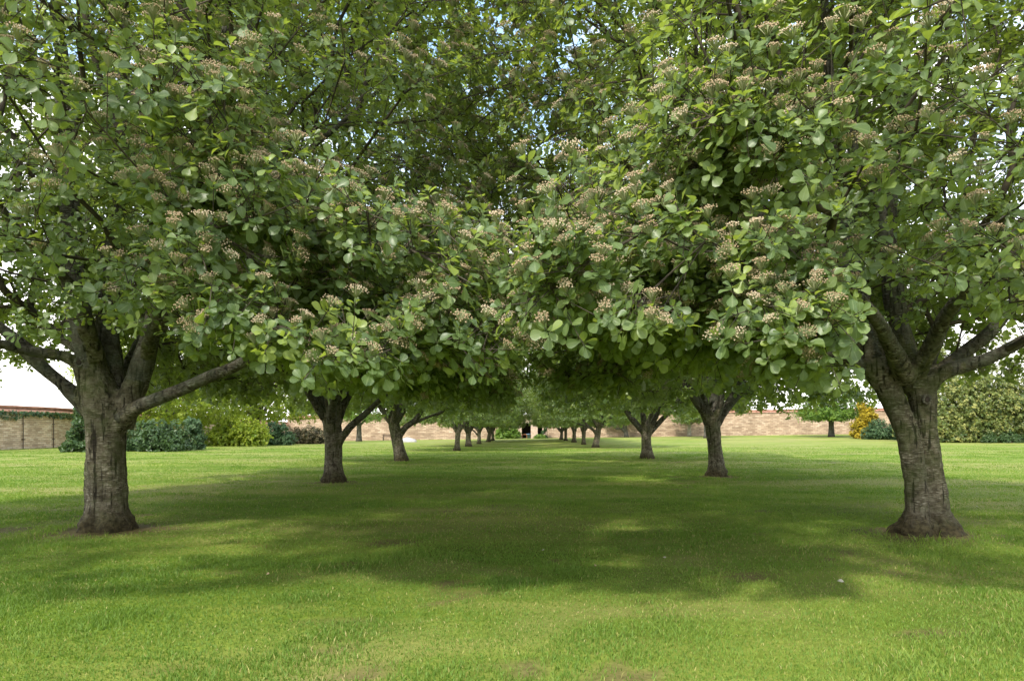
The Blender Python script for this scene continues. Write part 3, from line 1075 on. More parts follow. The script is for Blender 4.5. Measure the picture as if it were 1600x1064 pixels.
# ------------------------------------------------------------------ other trees
def small_tree(name, label, px, py, h, R, z0, trunk_w, fork_py, seed, mat='fresh', bark='limb', leaf=0.13, tips=900, lean=0.0, low_limb=None, group=None, n_leaf=6, D=None, sub=4):
    o = place(px, py) if D is None else Vector(((px - 800) / F * D, D, float(gz((px - 800) / F * D, D))))
    D = o.y
    rng = np.random.default_rng(seed)
    fz = (CAMH + (HY - fork_py) / F * D) - o.z
    r = r_at(trunk_w / 2, D)
    pts = [(0, 0, -0.1), (lean * 0.2, 0, fz * 0.35), (lean * 0.6, 0, fz * 0.7), (lean, 0, fz)]
    trunk = [(pts, [r * 1.25, r, r * 0.92, r * 0.95])]
    limbs = []
    n = 6
    for k in range(n):
        a = 2 * PI * k / n + rng.uniform(-.4, .4)
        tilt = rng.uniform(0.3, 1.2) if k < 5 else 0.05
        v = np.array([math.cos(a) * tilt, math.sin(a) * tilt, 1.0])
        v /= np.linalg.norm(v)
        e = np.array([lean, 0, fz - 0.08])
        ps, rs = [tuple(e)], [r * 0.6]
        st = (h - fz) * 0.17
        for j in range(4):
            e = e + v * st
            v = v + np.array([0, 0, .15]) + rng.normal(0, .07, 3)
            v /= np.linalg.norm(v)
            ps.append(tuple(e))
            rs.append(rs[-1] * 0.7)
        limbs.append((ps, rs))
    if low_limb:
        limbs.append(([rel(o, a, b, D) for a, b, w in low_limb], [r_at(w / 2, D) for a, b, w in low_limb]))
    crown = dict(cx=lean, cy=0, z0=z0, z1=h, R=R, umax=0.35, inner=1.4, lump=0.5, gap=0.38, rise=0.2)
    return build_tree(name, label, o, trunk, limbs, crown, seed, False, leaf, tips, sub, n_leaf, group, 0.03, 0.0, mat=mat, bark=bark, tmpl=LEAF_LO,
                      spread=0.3 * max(1.0, R / 3.5), young=0.15)

small_tree('young_tree', 'young bright green tree standing alone before the brick wall on the right', 1299, 682.5, 5.6, 4.0, 2.1, 8.5, 658, 101, tips=1500, leaf=0.16)
small_tree('orchard_tree', 'dark trunked tree with a low crooked bough, right of the last avenue trees', 979, 683.2, 5.0, 3.0, 2.1, 6.5, 665, 103, mat='leaf',
           lean=-0.25, low_limb=[(976, 674, 5), (971, 669, 4.5), (963, 669, 4), (957, 663, 3.5), (951, 655, 3)])
small_tree('orchard_tree', 'small tree with a pale cream trunk against the far wall', 1077, 682.2, 4.8, 2.6, 1.9, 6, 664, 105, mat='leaf', bark='pale_bark')
small_tree('orchard_tree', 'slim grey trunked tree peeping out left of the V shaped whitebeam', 1102, 684.4, 6.2, 2.6, 3.0, 4.5, 655, 107, mat='leaf', bark='limb')
small_tree('orchard_tree', 'dark trunked tree at the wall behind the second tree of the left row', 561, 689.5, 6.5, 3.6, 2.4, 8, 664, 109, mat='fresh')
small_tree('broad_tree', 'yellow green tree with hanging foliage above the dark laurel hedge', 262, 690, 11.0, 6.2, 1.7, 14, 655, 111, mat='lime', D=52, tips=1600, leaf=0.2)
small_tree('broad_tree', 'yellow green tree with hanging foliage above the lime coloured shrub', 400, 690, 11.0, 6.5, 2.2, 14, 655, 113, mat='lime', D=64, tips=1600, leaf=0.2)

# ------------------------------------------------------------------ shrubs
def shrub(name, label, px0, px1, py, top_py, mat, seed, lobes=9, leaf=0.16, n=1500, nl=5, depth=0.8, group=None, D=None, pointed=False, tmpl=None, stems=5):
    pxm = (px0 + px1) / 2
    o = place(pxm, py) if D is None else Vector(((pxm - 800) / F * D, D, float(gz((pxm - 800) / F * D, D))))
    D = o.y
    rng = np.random.default_rng(seed)
    w = (px1 - px0) / F * D
    h = CAMH + (HY - top_py) / F * D - o.z
    o = Vector((o.x, o.y + 0.35 * w * depth * 0.5, o.z))
    root = thing(name, label, 'conifer' if pointed else 'shrub', o, group=group)
    L = []
    for i in range(lobes):
        if pointed:
            f = i / max(lobes - 1, 1)
            rr = 0.5 * w * (1 - 0.72 * f)
            L.append((rng.uniform(-.10, .10) * w, rng.uniform(-.1, .1) * w, h * (0.12 + 0.80 * f), rr, rr * depth, h * 0.16))
        else:
            f = rng.random()
            r = rng.uniform(0.2, 0.30) * min(w, 1.6 * h)
            x = (i + 0.5) / lobes - 0.5 + rng.uniform(-.05, .05)
            zc = h - r * 1.0
            zc = zc * (1 - 1.1 * (abs(x) * 2) ** 2.5 * 0.45) * (1.0 if i % 2 else rng.uniform(0.35, 0.75))
            L.append((x * (w - 1.2 * r), rng.uniform(-.25, .25) * w * depth, max(zc, 0.5 * r), r, r, r * rng.uniform(0.8, 1.0)))
    if not pointed:
        for i in range(lobes):
            r = rng.uniform(0.17, 0.25) * min(w, 1.6 * h)
            x = (i + 0.5) / lobes - 0.5
            L.append((x * (w - r), rng.uniform(-.3, .1) * w * depth, r * 0.7, r, r, r))
    L = np.array(L)
    area = L[:, 3] * L[:, 5]
    pick = rng.choice(len(L), n, p=area / area.sum())
    v = norm(rng.normal(size=(n, 3)))
    q = 1 - 0.4 * rng.random(n) ** 2
    lum = 1 + 0.7 * (fbm(v * 2.9 + pick[:, None] * 3.1, seed, 2) - 0.5)
    pos = L[pick, :3] + v * L[pick, 3:6] * (q * lum)[:, None]
    ok = (pos[:, 2] > 0.02)
    pos, v = pos[ok], v[ok]
    ax = norm(v + np.array([0, 0, 0.5]) + rng.normal(0, .3, v.shape))
    B, D_, Nn, Sz, I = rosettes(pos, ax, nl, leaf * rng.uniform(0.75, 1.2, len(pos)), rng, (35, 95))
    co, Q, fpl = leaves_geo(B, D_, Nn, Sz, tmpl or LEAF_LO, rng)
    tn = np.clip(rng.normal(0.5, 0.22, len(pos))[I] + rng.normal(0, .12, len(I)) + 0.25 * (fbm(pos[I] * 0.8, seed, 2) - .5), 0, 1)
    link('foliage', mesh_np('foliage', co, [Q], True, {'var': ('FACE', np.repeat(tn, fpl))}, [M[mat]]), root)
    mb = MB()
    for i in range(stems):
        t = L[rng.integers(len(L))]
        b = np.array([rng.uniform(-.15, .15) * w, rng.uniform(-.1, .1) * w, -0.1])
        e = np.array([t[0], t[1], max(t[2], 0.4)])
        m = (b + e) / 2 + np.array([0, 0, .1 * h])
        P, R = resample([b, m, e], [0.06, 0.045, 0.015], 0.3)
        mb.tube(P, R, 6)
    link('stem', mb.mesh('stem', M['stem'], True), root)
    return root

shrub('laurel_shrub', 'dark laurel with a thin upright shoot in front of the ivy topped wall', 100, 150, 706.5, 628, 'laurel', 201, 5, 0.17, 900, pointed=False)
shrub('laurel_shrub', 'broad dark green laurel right of the nearest left trunk', 168, 286, 705.5, 651, 'laurel', 203, 7, 0.17, 1900)
shrub('blue_shrub', 'blue green shrub at the right end of the dark laurel', 276, 317, 703, 650, 'blue', 205, 5, 0.15, 900)
shrub('lime_shrub', 'yellow green shrub on the lawn edge next to the blue green one', 312, 418, 697, 646, 'lime', 207, 8, 0.2, 2000)
shrub('blue_shrub', 'blue green conifer like shrub between the lime shrub and the brownish one', 410, 455, 695.5, 658, 'blue', 209, 5, 0.2, 900)
shrub('brown_shrub', 'brownish dark shrub just left of the low forking whitebeam', 446, 512, 693.5, 663, 'brown', 211, 6, 0.18, 1300)
shrub('garden_shrub', 'fresh green shrub left of the stone gateway', 774, 811, 685.2, 656, 'fresh', 213, 5, 0.26, 900)
shrub('garden_shrub', 'low sprawling plants at the foot of the gateway under the climber', 833, 853, 685.0, 677.5, 'fresh', 215, 4, 0.16, 260, stems=2)
shrub('golden_conifer', 'golden yellow conifer between the brick wall and a green shrub', 1332, 1378, 685.5, 627, 'gold', 217, 8, 0.24, 1500, pointed=True)
shrub('green_shrub', 'rounded green shrub at the foot of the golden conifer', 1354, 1406, 686.5, 652, 'blue', 219, 6, 0.2, 1200)
shrub('variegated_shrub', 'huge cream and green variegated shrub right of the leaning front trunk', 1415, 1690, 689.5, 512, 'varieg', 221, 11, 0.26, 10500, depth=0.5, stems=9)
shrub('variegated_shrub', 'lower variegated shrub spreading in front of the huge one', 1440, 1580, 691, 632, 'varieg', 223, 8, 0.24, 3600, depth=0.4)
shrub('green_shrub', 'low dark green plants along the foot of the variegated shrubs', 1530, 1640, 692, 672, 'laurel', 225, 7, 0.16, 1200, depth=0.3)
shrub('climbing_plant', 'dark climber on the wall right of the gateway', 846, 856, 684.8, 655, 'ivy', 227, 4, 0.2, 420, depth=0.4, stems=2)

# ------------------------------------------------------------------ walls
def stone_mat(name, c1, c2, c3, mortar, course=0.14, length=0.42, dark=0.5):
    m, nt, nodes, L = new_mat(name)
    tc = N(nt, 'ShaderNodeTexCoord')
    sep = N(nt, 'ShaderNodeSeparateXYZ')
    L.new(tc.outputs['Object'], sep.inputs[0])
    ad = N(nt, 'ShaderNodeMath', operation='ADD')
    L.new(sep.outputs['X'], ad.inputs[0])
    L.new(sep.outputs['Y'], ad.inputs[1])
    cb = N(nt, 'ShaderNodeCombineXYZ')
    L.new(ad.outputs[0], cb.inputs['X'])
    L.new(sep.outputs['Z'], cb.inputs['Y'])
    wn = N(nt, 'ShaderNodeTexNoise')
    wn.inputs['Scale'].default_value = 1.6
    wn.inputs['Detail'].default_value = 4
    L.new(cb.outputs[0], wn.inputs['Vector'])
    vm = N(nt, 'ShaderNodeVectorMath', operation='MULTIPLY_ADD')
    vm.inputs[1].default_value = (0.25, 0.16, 0)
    L.new(wn.outputs['Color'], vm.inputs[0])
    L.new(cb.outputs[0], vm.inputs[2])
    bk = N(nt, 'ShaderNodeTexBrick')
    bk.inputs['Scale'].default_value = 1.0
    bk.inputs['Brick Width'].default_value = length
    bk.inputs['Row Height'].default_value = course
    bk.inputs['Mortar Size'].default_value = course * 0.09
    bk.inputs['Mortar Smooth'].default_value = 0.4
    bk.inputs['Color1'].default_value = (0, 0, 0, 1)
    bk.inputs['Color2'].default_value = (1, 1, 1, 1)
    bk.inputs['Mortar'].default_value = (0.5, 0.5, 0.5, 1)
    L.new(vm.outputs[0], bk.inputs['Vector'])
    rp = ramp(nt, [(0.0, c1), (0.5, c2), (1.0, c3)])
    L.new(bk.outputs['Color'], rp.inputs[0])
    n4 = N(nt, 'ShaderNodeTexNoise')
    n4.inputs['Scale'].default_value = 0.55
    n4.inputs['Detail'].default_value = 8
    n4.inputs['Roughness'].default_value = 0.7
    L.new(cb.outputs[0], n4.inputs['Vector'])
    r4 = ramp(nt, [(0.3, (0.6, 0.58, 0.55)), (0.65, (1.12, 1.08, 1.05))])
    L.new(n4.outputs[0], r4.inputs[0])
    c = mixc(nt, 1.0, rp.outputs[0], r4.outputs[0], 'MULTIPLY')
    c = mixc(nt, bk.outputs['Fac'], c, mortar)
    pb = N(nt, 'ShaderNodeBsdfPrincipled')
    pb.inputs['Roughness'].default_value = 0.9
    pb.inputs['Specular IOR Level'].default_value = 0.15
    L.new(c, pb.inputs['Base Color'])
    bp = N(nt, 'ShaderNodeBump')
    bp.inputs['Strength'].default_value = 1.0
    bp.inputs['Distance'].default_value = 0.05
    hh = N(nt, 'ShaderNodeMath', operation='MULTIPLY_ADD')
    hh.inputs[1].default_value = -1.0
    L.new(bk.outputs['Fac'], hh.inputs[0])
    L.new(wn.outputs[0], hh.inputs[2])
    L.new(hh.outputs[0], bp.inputs['Height'])
    L.new(bp.outputs[0], pb.inputs['Normal'])
    out = N(nt, 'ShaderNodeOutputMaterial')
    L.new(pb.outputs[0], out.inputs[0])
    return m

M['stone'] = stone_mat('rubble_stone', (0.50, 0.36, 0.25), (0.68, 0.52, 0.37), (0.78, 0.65, 0.50), (0.34, 0.25, 0.18), 0.12, 0.38)
M['stone_far'] = stone_mat('warm_stone', (0.34, 0.25, 0.18), (0.46, 0.345, 0.25), (0.57, 0.45, 0.34), (0.28, 0.20, 0.14), 0.20, 0.62)
M['tile'] = simple_mat('clay_tile', (0.22, 0.10, 0.065), (0.40, 0.22, 0.15), 3.0, 0.85, 0.4)
M['iron'] = simple_mat('rusty_iron', (0.06, 0.045, 0.035), (0.14, 0.10, 0.075), 12)
M['jamb'] = simple_mat('dressed_stone', (0.40, 0.29, 0.22), (0.56, 0.44, 0.35), 3.0)
M['benchwood'] = simple_mat('weathered_wood', (0.07, 0.05, 0.035), (0.14, 0.10, 0.07), 6.0)
M['terracotta'] = simple_mat('terracotta', (0.38, 0.15, 0.07), (0.50, 0.22, 0.11), 6.0)
M['bluepaint'] = simple_mat('blue_plastic', (0.12, 0.22, 0.36), (0.20, 0.32, 0.48), 3.0, 0.45)
M['whitecover'] = simple_mat('white_stone', (0.30, 0.29, 0.29), (0.44, 0.42, 0.42), 4.0)

def wall_run(name, label, A, B, h, th, mat, n=None, group=None):
    """a stone wall from A to B (x,y), following the ground, with a sloped clay-tile coping"""
    A, B = np.array(A, float), np.array(B, float)
    Ln = np.linalg.norm(B - A)
    n = n or max(2, int(Ln / 1.2))
    d = (B - A) / Ln
    s = np.array([-d[1], d[0]])
    root = thing(name, label, 'wall', (A[0], A[1], 0), math.atan2(d[1], d[0]), group=group)
    rng = np.random.default_rng(int(Ln * 10))
    t = np.linspace(0, Ln, n + 1)
    P = A[None] + d[None] * t[:, None]
    g = gz(P[:, 0], P[:, 1])
    wob = 0.05 * (n2(t * 0.5, t * 0 + 3.3, 5) - 0.5) * 2
    top = g + h + wob
    prof = lambda zb, zt, y0, y1: np.stack([
        np.stack([t, np.full_like(t, y0), zb], 1), np.stack([t, np.full_like(t, y1), zb], 1),
        np.stack([t, np.full_like(t, y1), zt], 1), np.stack([t, np.full_like(t, y0), zt], 1)], 1)
    def loft(X):
        k = X.shape[1]
        V = X.reshape(-1, 3)
        i = np.arange(len(t) - 1)[:, None] * k
        j = np.arange(k)[None]
        j2 = (j + 1) % k
        Q = np.stack([i + j, i + k + j, i + k + j2, i + j2], -1).reshape(-1, 4)
        e = np.array([list(range(k))[:4], [len(V) - k + q for q in range(4)][::-1]])
        return V, np.vstack([Q, e])
    mb = MB()
    mb.add(*loft(prof(g - 0.4, top, -th / 2, th / 2)))
    link('masonry', mb.mesh('masonry', M[mat], False), root)
    # coping: overlapping rows of tiles on both slopes
    mb = MB()
    tw = 0.55
    m = int(Ln / tw)
    for side in (-1, 1):
        for row in range(2):
            for i in range(m):
                x = (i + 0.5) * tw * Ln / (m * tw)
                zt = np.interp(x, t, top)
                yy = side * (th / 2 + 0.12 - row * 0.22)
                zz = zt + 0.06 + row * 0.13 + rng.uniform(-.012, .012)
                hw = tw * 0.49
                a, b = yy, yy - side * 0.28
                V = [[x - hw, a, zz], [x + hw, a, zz], [x + hw, b, zz + 0.17], [x - hw, b, zz + 0.17],
                     [x - hw, a, zz - 0.05], [x + hw, a, zz - 0.05], [x + hw, b, zz + 0.1], [x - hw, b, zz + 0.1]]
                mb.add(V, [[0, 1, 2, 3], [4, 7, 6, 5], [0, 4, 5, 1], [3, 2, 6, 7], [0, 3, 7, 4], [1, 5, 6, 2]])
    ridge = np.stack([t, 0 * t, top + 0.34], 1)
    mb.tube(ridge, np.full(len(t), 0.10), 8)
    link('coping', mb.mesh('coping', M['tile'], False), root)
    return root, (A, d, s, g, t)

lw, _ = wall_run('stone_wall', 'rubble stone side wall with ivy under its tiles at the far left', (-31.2, 30), (-31.2, 94.6), 2.3, 0.5, 'stone')
# upright iron straps on the side wall
for px in (28, 76):
    D = -31.2 / ((px - 800) / F)
    mb = MB()
    P, R = resample([(0, 0, -0.1), (0.01, 0, 1.1), (-0.01, 0, 2.15)], [0.03, 0.03, 0.03], 0.3)
    mb.tube(P, R, 8)
    mb.box((0, 0, 0.6), (0.16, 0.05, 0.05))
    mb.box((0, 0, 1.6), (0.16, 0.05, 0.05))
    o = link('iron_pipe', mb.mesh('iron_pipe', M['iron'], True), loc=(-30.87, D, 0))
    o['label'] = 'rusty iron pipe on the rubble wall at the left edge of the photo' if px == 28 else 'rusty iron pipe on the rubble wall nearer to the laurel'
    o['category'] = 'pipe'
    o['group'] = 'iron pipes on the side wall'
# ivy hanging from the side wall's coping
rng = np.random.default_rng(77)
k = 1100
yy = 36 + rng.random(k) * 20
drop = 0.14 + 0.28 * n2(yy * 0.8, yy * 0, 4) + 0.75 * np.clip(n2(yy * 0.45 + 3, yy * 0 + 7, 6, 2) - 0.66, 0, 1) * 3
zz = 2.36 - rng.random(k) ** 1.3 * drop
pos = np.stack([-30.90 + rng.random(k) * 0.22, yy, zz], 1)
ax = norm(np.array([1.0, -0.3, 0.4]) + rng.normal(0, .4, (k, 3)))
B_, D_, Nn, Sz, I = rosettes(pos, ax, 3, np.full(k, 0.11), rng, (60, 100))
co, Q, fpl = leaves_geo(B_, D_, Nn, Sz, LEAF_LO, rng)
iv = link('ivy', mesh_np('ivy', co, [Q], True, {'var': ('FACE', np.repeat(rng.random(len(I)), fpl))}, [M['ivy']]))
iv['label'] = 'strip of dark ivy hanging under the tiled coping of the left wall'
iv['category'] = 'ivy'

GX0, GX1 = 0.75, 4.75           # gateway block
WY = 95.0
wall_run('stone_wall', 'warm brick coloured far wall behind the left row of trees', (-31.2, WY), (GX0, WY), 3.2, 0.5, 'stone_far')
wall_run('stone_wall', 'long warm brick coloured far wall behind the right row, with red tiled coping', (GX1, WY), (62, WY), 3.15, 0.5, 'stone_far')

def gateway():
    o = Vector((GX0, WY - 0.6, float(gz(2.7, WY))))
    root = thing('stone_gateway', 'small stone gateway with two dark openings in the far wall', 'gateway', o)
    H = 2.75
    w = GX1 - GX0
    X = lambda px: (px - 800) / F * (WY - 0.6) - GX0
    a0, a1, b0, b1 = X(815.2), X(829.5), X(840.0), X(847.5)
    mb = MB()
    for x0, x1 in ((0, a0), (a1, b0), (b1, w)):
        mb.box(((x0 + x1) / 2, 0.3, H / 2 - .2), (x1 - x0, 0.6, H + .4))
    link('masonry', mb.mesh('masonry', M['jamb']), root)
    for x0, x1, hh in ((a0, a1, 2.05), (b0, b1, 1.95)):
        mb = MB()
        nseg = 6
        for i in range(nseg):
            f0, f1 = i / nseg, (i + 1) / nseg
            z0 = hh + 0.10 * math.sin(PI * (f0 + f1) / 2)
            mb.box((x0 + (x1 - x0) * (f0 + f1) / 2, 0.3, (z0 + H) / 2), ((x1 - x0) / nseg - .004, 0.596, H - z0))
        link('lintel', mb.mesh('lintel', M['jamb']), root)
    mb = MB()
    mb.box((w / 2, 0.3, H + 0.12), (w + 0.3, 0.9, 0.22))
    mb.box((w / 2, 0.3, H + 0.32), (w + 0.1, 0.6, 0.18))
    link('coping', mb.mesh('coping', M['tile']), root)
    mb = MB()
    mb.box((w / 2, 2.6, H / 2), (w, 0.1, H))
    mb.box((0.05, 1.6, H / 2), (0.1, 1.9, H))
    mb.box((w - 0.05, 1.6, H / 2), (0.1, 1.9, H))
    mb.box((w / 2, 1.6, H - 0.06), (w - .22, 1.9, 0.1))
    link('inner_chamber', mb.mesh('inner_chamber', M['recess_shade']), root)  # chamber coloured near-black to paint the openings' inner shade
    return o, a0, a1

go, a0, a1 = gateway()
# things standing in the doorway
mb = MB()
mb.add(*lathe([(0.0, 0.02), (0.22, 0.02), (0.29, 0.55), (0.32, 0.56), (0.32, 0.64), (0.27, 0.64), (0.26, 0.5), (0.0, 0.48)]))
o = link('blue_tub', mb.mesh('blue_tub', M['bluepaint'], True), loc=(go.x + a1 - 0.32, go.y + 0.75, go.z))
o['label'] = 'pale blue tub just inside the dark gateway opening'
o['category'] = 'tub'
t = thing('wooden_table', 'small reddish table just inside the dark gateway opening', 'table', (go.x + a0 + 0.42, go.y + 0.8, go.z))
mb = MB()
mb.box((0, 0, 0.55), (0.75, 0.5, 0.06))
link('tabletop', mb.mesh('tabletop', M['terracotta']), t)
for sx in (-.3, .3):
    for sy in (-.18, .18):
        mb = MB()
        mb.box((sx, sy, 0.26), (0.06, 0.06, 0.52))
        link('leg', mb.mesh('leg', M['terracotta']), t)

# low bench and pale rounded stone by the far wall on the left
b = place(606, 688)
t = thing('garden_bench', 'low dark bench at the foot of the far wall, left of the pale stone', 'bench', b)
mb = MB()
for k in range(3):
    mb.box((0, -0.16 + k * 0.16, 0.44), (1.5, 0.13, 0.05))
link('seat', mb.mesh('seat', M['benchwood']), t)
mb = MB()
for k in range(2):
    mb.box((0, 0.27, 0.6 + k * 0.17), (1.5, 0.04, 0.12))
link('backrest', mb.mesh('backrest', M['benchwood']), t)
for sx in (-.62, .62):
    mb = MB()
    mb.box((sx, -.17, 0.21), (0.08, 0.08, 0.42))
    mb.box((sx, .24, 0.42), (0.08, 0.06, 0.84))
    link('leg', mb.mesh('leg', M['benchwood']), t)

b = place(637, 690.5)
nu, nv = 28, 14
V, Q = [], []
for j in range(nv + 1):
    for i in range(nu):
        a = 2 * PI * i / nu
        e = PI / 2 * j / nv
        d3 = np.array([[math.cos(a) * math.cos(e), math.sin(a) * math.cos(e), math.sin(e)]])
        f = 1 + 0.3 * (fbm(d3 * 1.8 + 4, 3, 3)[0] - .5)
        V.append((d3[0, 0] * 0.95 * f, d3[0, 1] * 0.6 * f, d3[0, 2] * 0.52 * f - .04))
for j in range(nv):
    for i in range(nu):
        i2 = (i + 1) % nu
        Q.append([j * nu + i, j * nu + i2, (j + 1) * nu + i2, (j + 1) * nu + i])
mb = MB()
mb.add(V, Q)
o = link('pale_stone', mb.mesh('pale_stone', M['whitecover'], True), loc=b)
o['label'] = 'pale rounded stone on the lawn behind the left tilting whitebeam'
o['category'] = 'stone'

# ------------------------------------------------------------------ lawn
TREES = [(o_.location.x, o_.location.y) for o_ in bpy.data.objects if o_.name.startswith('whitebeam_tree')]

BARE = {}
def lawn_fields(x, y):
    """dryness and bare-soil amounts on the lawn"""
    dry = n2(x * 0.35, y * 0.62, 41, 4)
    dry2 = n2(x * 1.3, y * 1.9, 43, 3)
    d = np.clip((dry - 0.47) * 3.4, 0, 1) * 0.7 + np.clip((dry2 - 0.60) * 4, 0, 1) * 0.55
    d = np.maximum(d, np.clip((n2(x * 0.13, y * 0.6, 45, 4) - 0.49) * 3.4, 0, 1) * 0.75)
    soil = np.zeros_like(x)
    for tx, ty in TREES:
        rr = np.hypot(x - tx, y - ty) if ty > 12 else np.hypot((x - tx), (y - ty) * 1.1)
        ww = 0.30 * (n2(x * 3.1, y * 3.1, 47, 3) - 0.5) * 2
        soil = np.maximum(soil, 0.9 - 0.9 * sstep(0.36, 0.86, rr + ww + (0.12 if ty > 12 else -0.06)))
    sp = n2(x * 2.3 + 9, y * 3.2, 53, 2)
    soil = np.maximum(soil, np.clip((sp - 0.77) * 9, 0, 1) * 0.8)
    for px, py, rr in ((560, 1052, .16), (855, 1046, .18), (960, 1058, .2), (520, 1008, .12), (725, 925, .14), (620, 846, .35), (15, 829, .35), (1170, 900, .2)):
        q = BARE.setdefault((px, py), place(px, py))
        e = np.hypot((x - q.x) * 0.75, y - q.y) + 0.16 * (n2(x * 4.5, y * 4.5, 57, 3) - 0.5) * 2
        soil = np.maximum(soil, 0.75 * (1 - sstep(rr * 0.3, rr, e)))
    return np.clip(d, 0, 1), soil

def bump_z(x, y):
    near = 1 - sstep(30, 60, np.abs(y))
    return (0.035 * (n2(x * 0.7, y * 0.7, 61, 3) - 0.5) * 2) * near

def lawn_mat():
    m, nt, nodes, L = new_mat('lawn_surface')
    geo = N(nt, 'ShaderNodeNewGeometry')
    ad = N(nt, 'ShaderNodeAttribute', attribute_name='dry')
    asl = N(nt, 'ShaderNodeAttribute', attribute_name='soil')
    n1 = N(nt, 'ShaderNodeTexNoise')
    n1.inputs['Scale'].default_value = 0.9
    n1.inputs['Detail'].default_value = 10
    n1.inputs['Roughness'].default_value = 0.72
    L.new(geo.outputs['Position'], n1.inputs['Vector'])
    r1 = ramp(nt, [(0.30, (0.076, 0.125, 0.014)), (0.5, (0.128, 0.195, 0.022)), (0.72, (0.20, 0.26, 0.038))])
    L.new(n1.outputs[0], r1.inputs[0])
    nf = N(nt, 'ShaderNodeTexNoise')
    nf.inputs['Scale'].default_value = 14
    nf.inputs['Detail'].default_value = 6
    nf.inputs['Roughness'].default_value = 0.8
    L.new(geo.outputs['Position'], nf.inputs['Vector'])
    rf = ramp(nt, [(0.3, (0.62, 0.64, 0.55)), (0.7, (1.35, 1.3, 1.3))])
    L.new(nf.outputs[0], rf.inputs[0])
    c = mixc(nt, 1.0, r1.outputs[0], rf.outputs[0], 'MULTIPLY')
    mps = N(nt, 'ShaderNodeMapping')
    mps.inputs['Scale'].default_value = (0.10, 0.55, 1)
    L.new(geo.outputs['Position'], mps.inputs[0])
    n2s = N(nt, 'ShaderNodeTexNoise')
    n2s.inputs['Scale'].default_value = 1.0
    n2s.inputs['Detail'].default_value = 7
    n2s.inputs['Roughness'].default_value = 0.65
    L.new(mps.outputs[0], n2s.inputs['Vector'])
    r2s = ramp(nt, [(0.48, (0, 0, 0)), (0.70, (0.85, 0.85, 0.85))])
    L.new(n2s.outputs[0], r2s.inputs[0])
    c = mixc(nt, r2s.outputs[0], c, (0.32, 0.31, 0.085))
    c = mixc(nt, ad.outputs['Fac'], c, (0.25, 0.235, 0.085))
    rs = ramp(nt, [(0.3, (0.07, 0.05, 0.025)), (0.7, (0.20, 0.15, 0.075))])
    L.new(nf.outputs[0], rs.inputs[0])
    c = mixc(nt, asl.outputs['Fac'], c, rs.outputs[0])
    pb = N(nt, 'ShaderNodeBsdfPrincipled')
    pb.inputs['Roughness'].default_value = 0.9
    pb.inputs['Specular IOR Level'].default_value = 0.1
    L.new(c, pb.inputs['Base Color'])
    bp = N(nt, 'ShaderNodeBump')
    bp.inputs['Strength'].default_value = 0.7
    bp.inputs['Distance'].default_value = 0.03
    L.new(nf.outputs[0], bp.inputs['Height'])
    L.new(bp.outputs[0], pb.inputs['Normal'])
    out = N(nt, 'ShaderNodeOutputMaterial')
    L.new(pb.outputs[0], out.inputs[0])
    return m

xs = np.unique(np.concatenate([np.linspace(-900, -80, 12), np.linspace(-80, -16, 42), np.linspace(-16, 16, 230), np.linspace(16, 80, 42), np.linspace(80, 900, 12)]))
ys = np.unique(np.concatenate([np.linspace(-200, -2, 14), np.linspace(-2, 22, 190), np.linspace(22, 110, 110), np.linspace(110, 1500, 14)]))
X, Y = np.meshgrid(xs, ys)
xf, yf = X.ravel(), Y.ravel()
dry, soil = lawn_fields(xf, yf)
Z = gz(xf, yf) + bump_z(xf, yf)
nx, ny = len(xs), len(ys)
i = (np.arange(ny - 1)[:, None] * nx + np.arange(nx - 1)[None]).ravel()
Q = np.stack([i, i + 1, i + nx + 1, i + nx], 1)
link('lawn', mesh_np('lawn', np.stack([xf, yf, Z], 1), [Q], True, {'dry': ('POINT', dry), 'soil': ('POINT', soil)}, [lawn_mat()]), kind='structure')

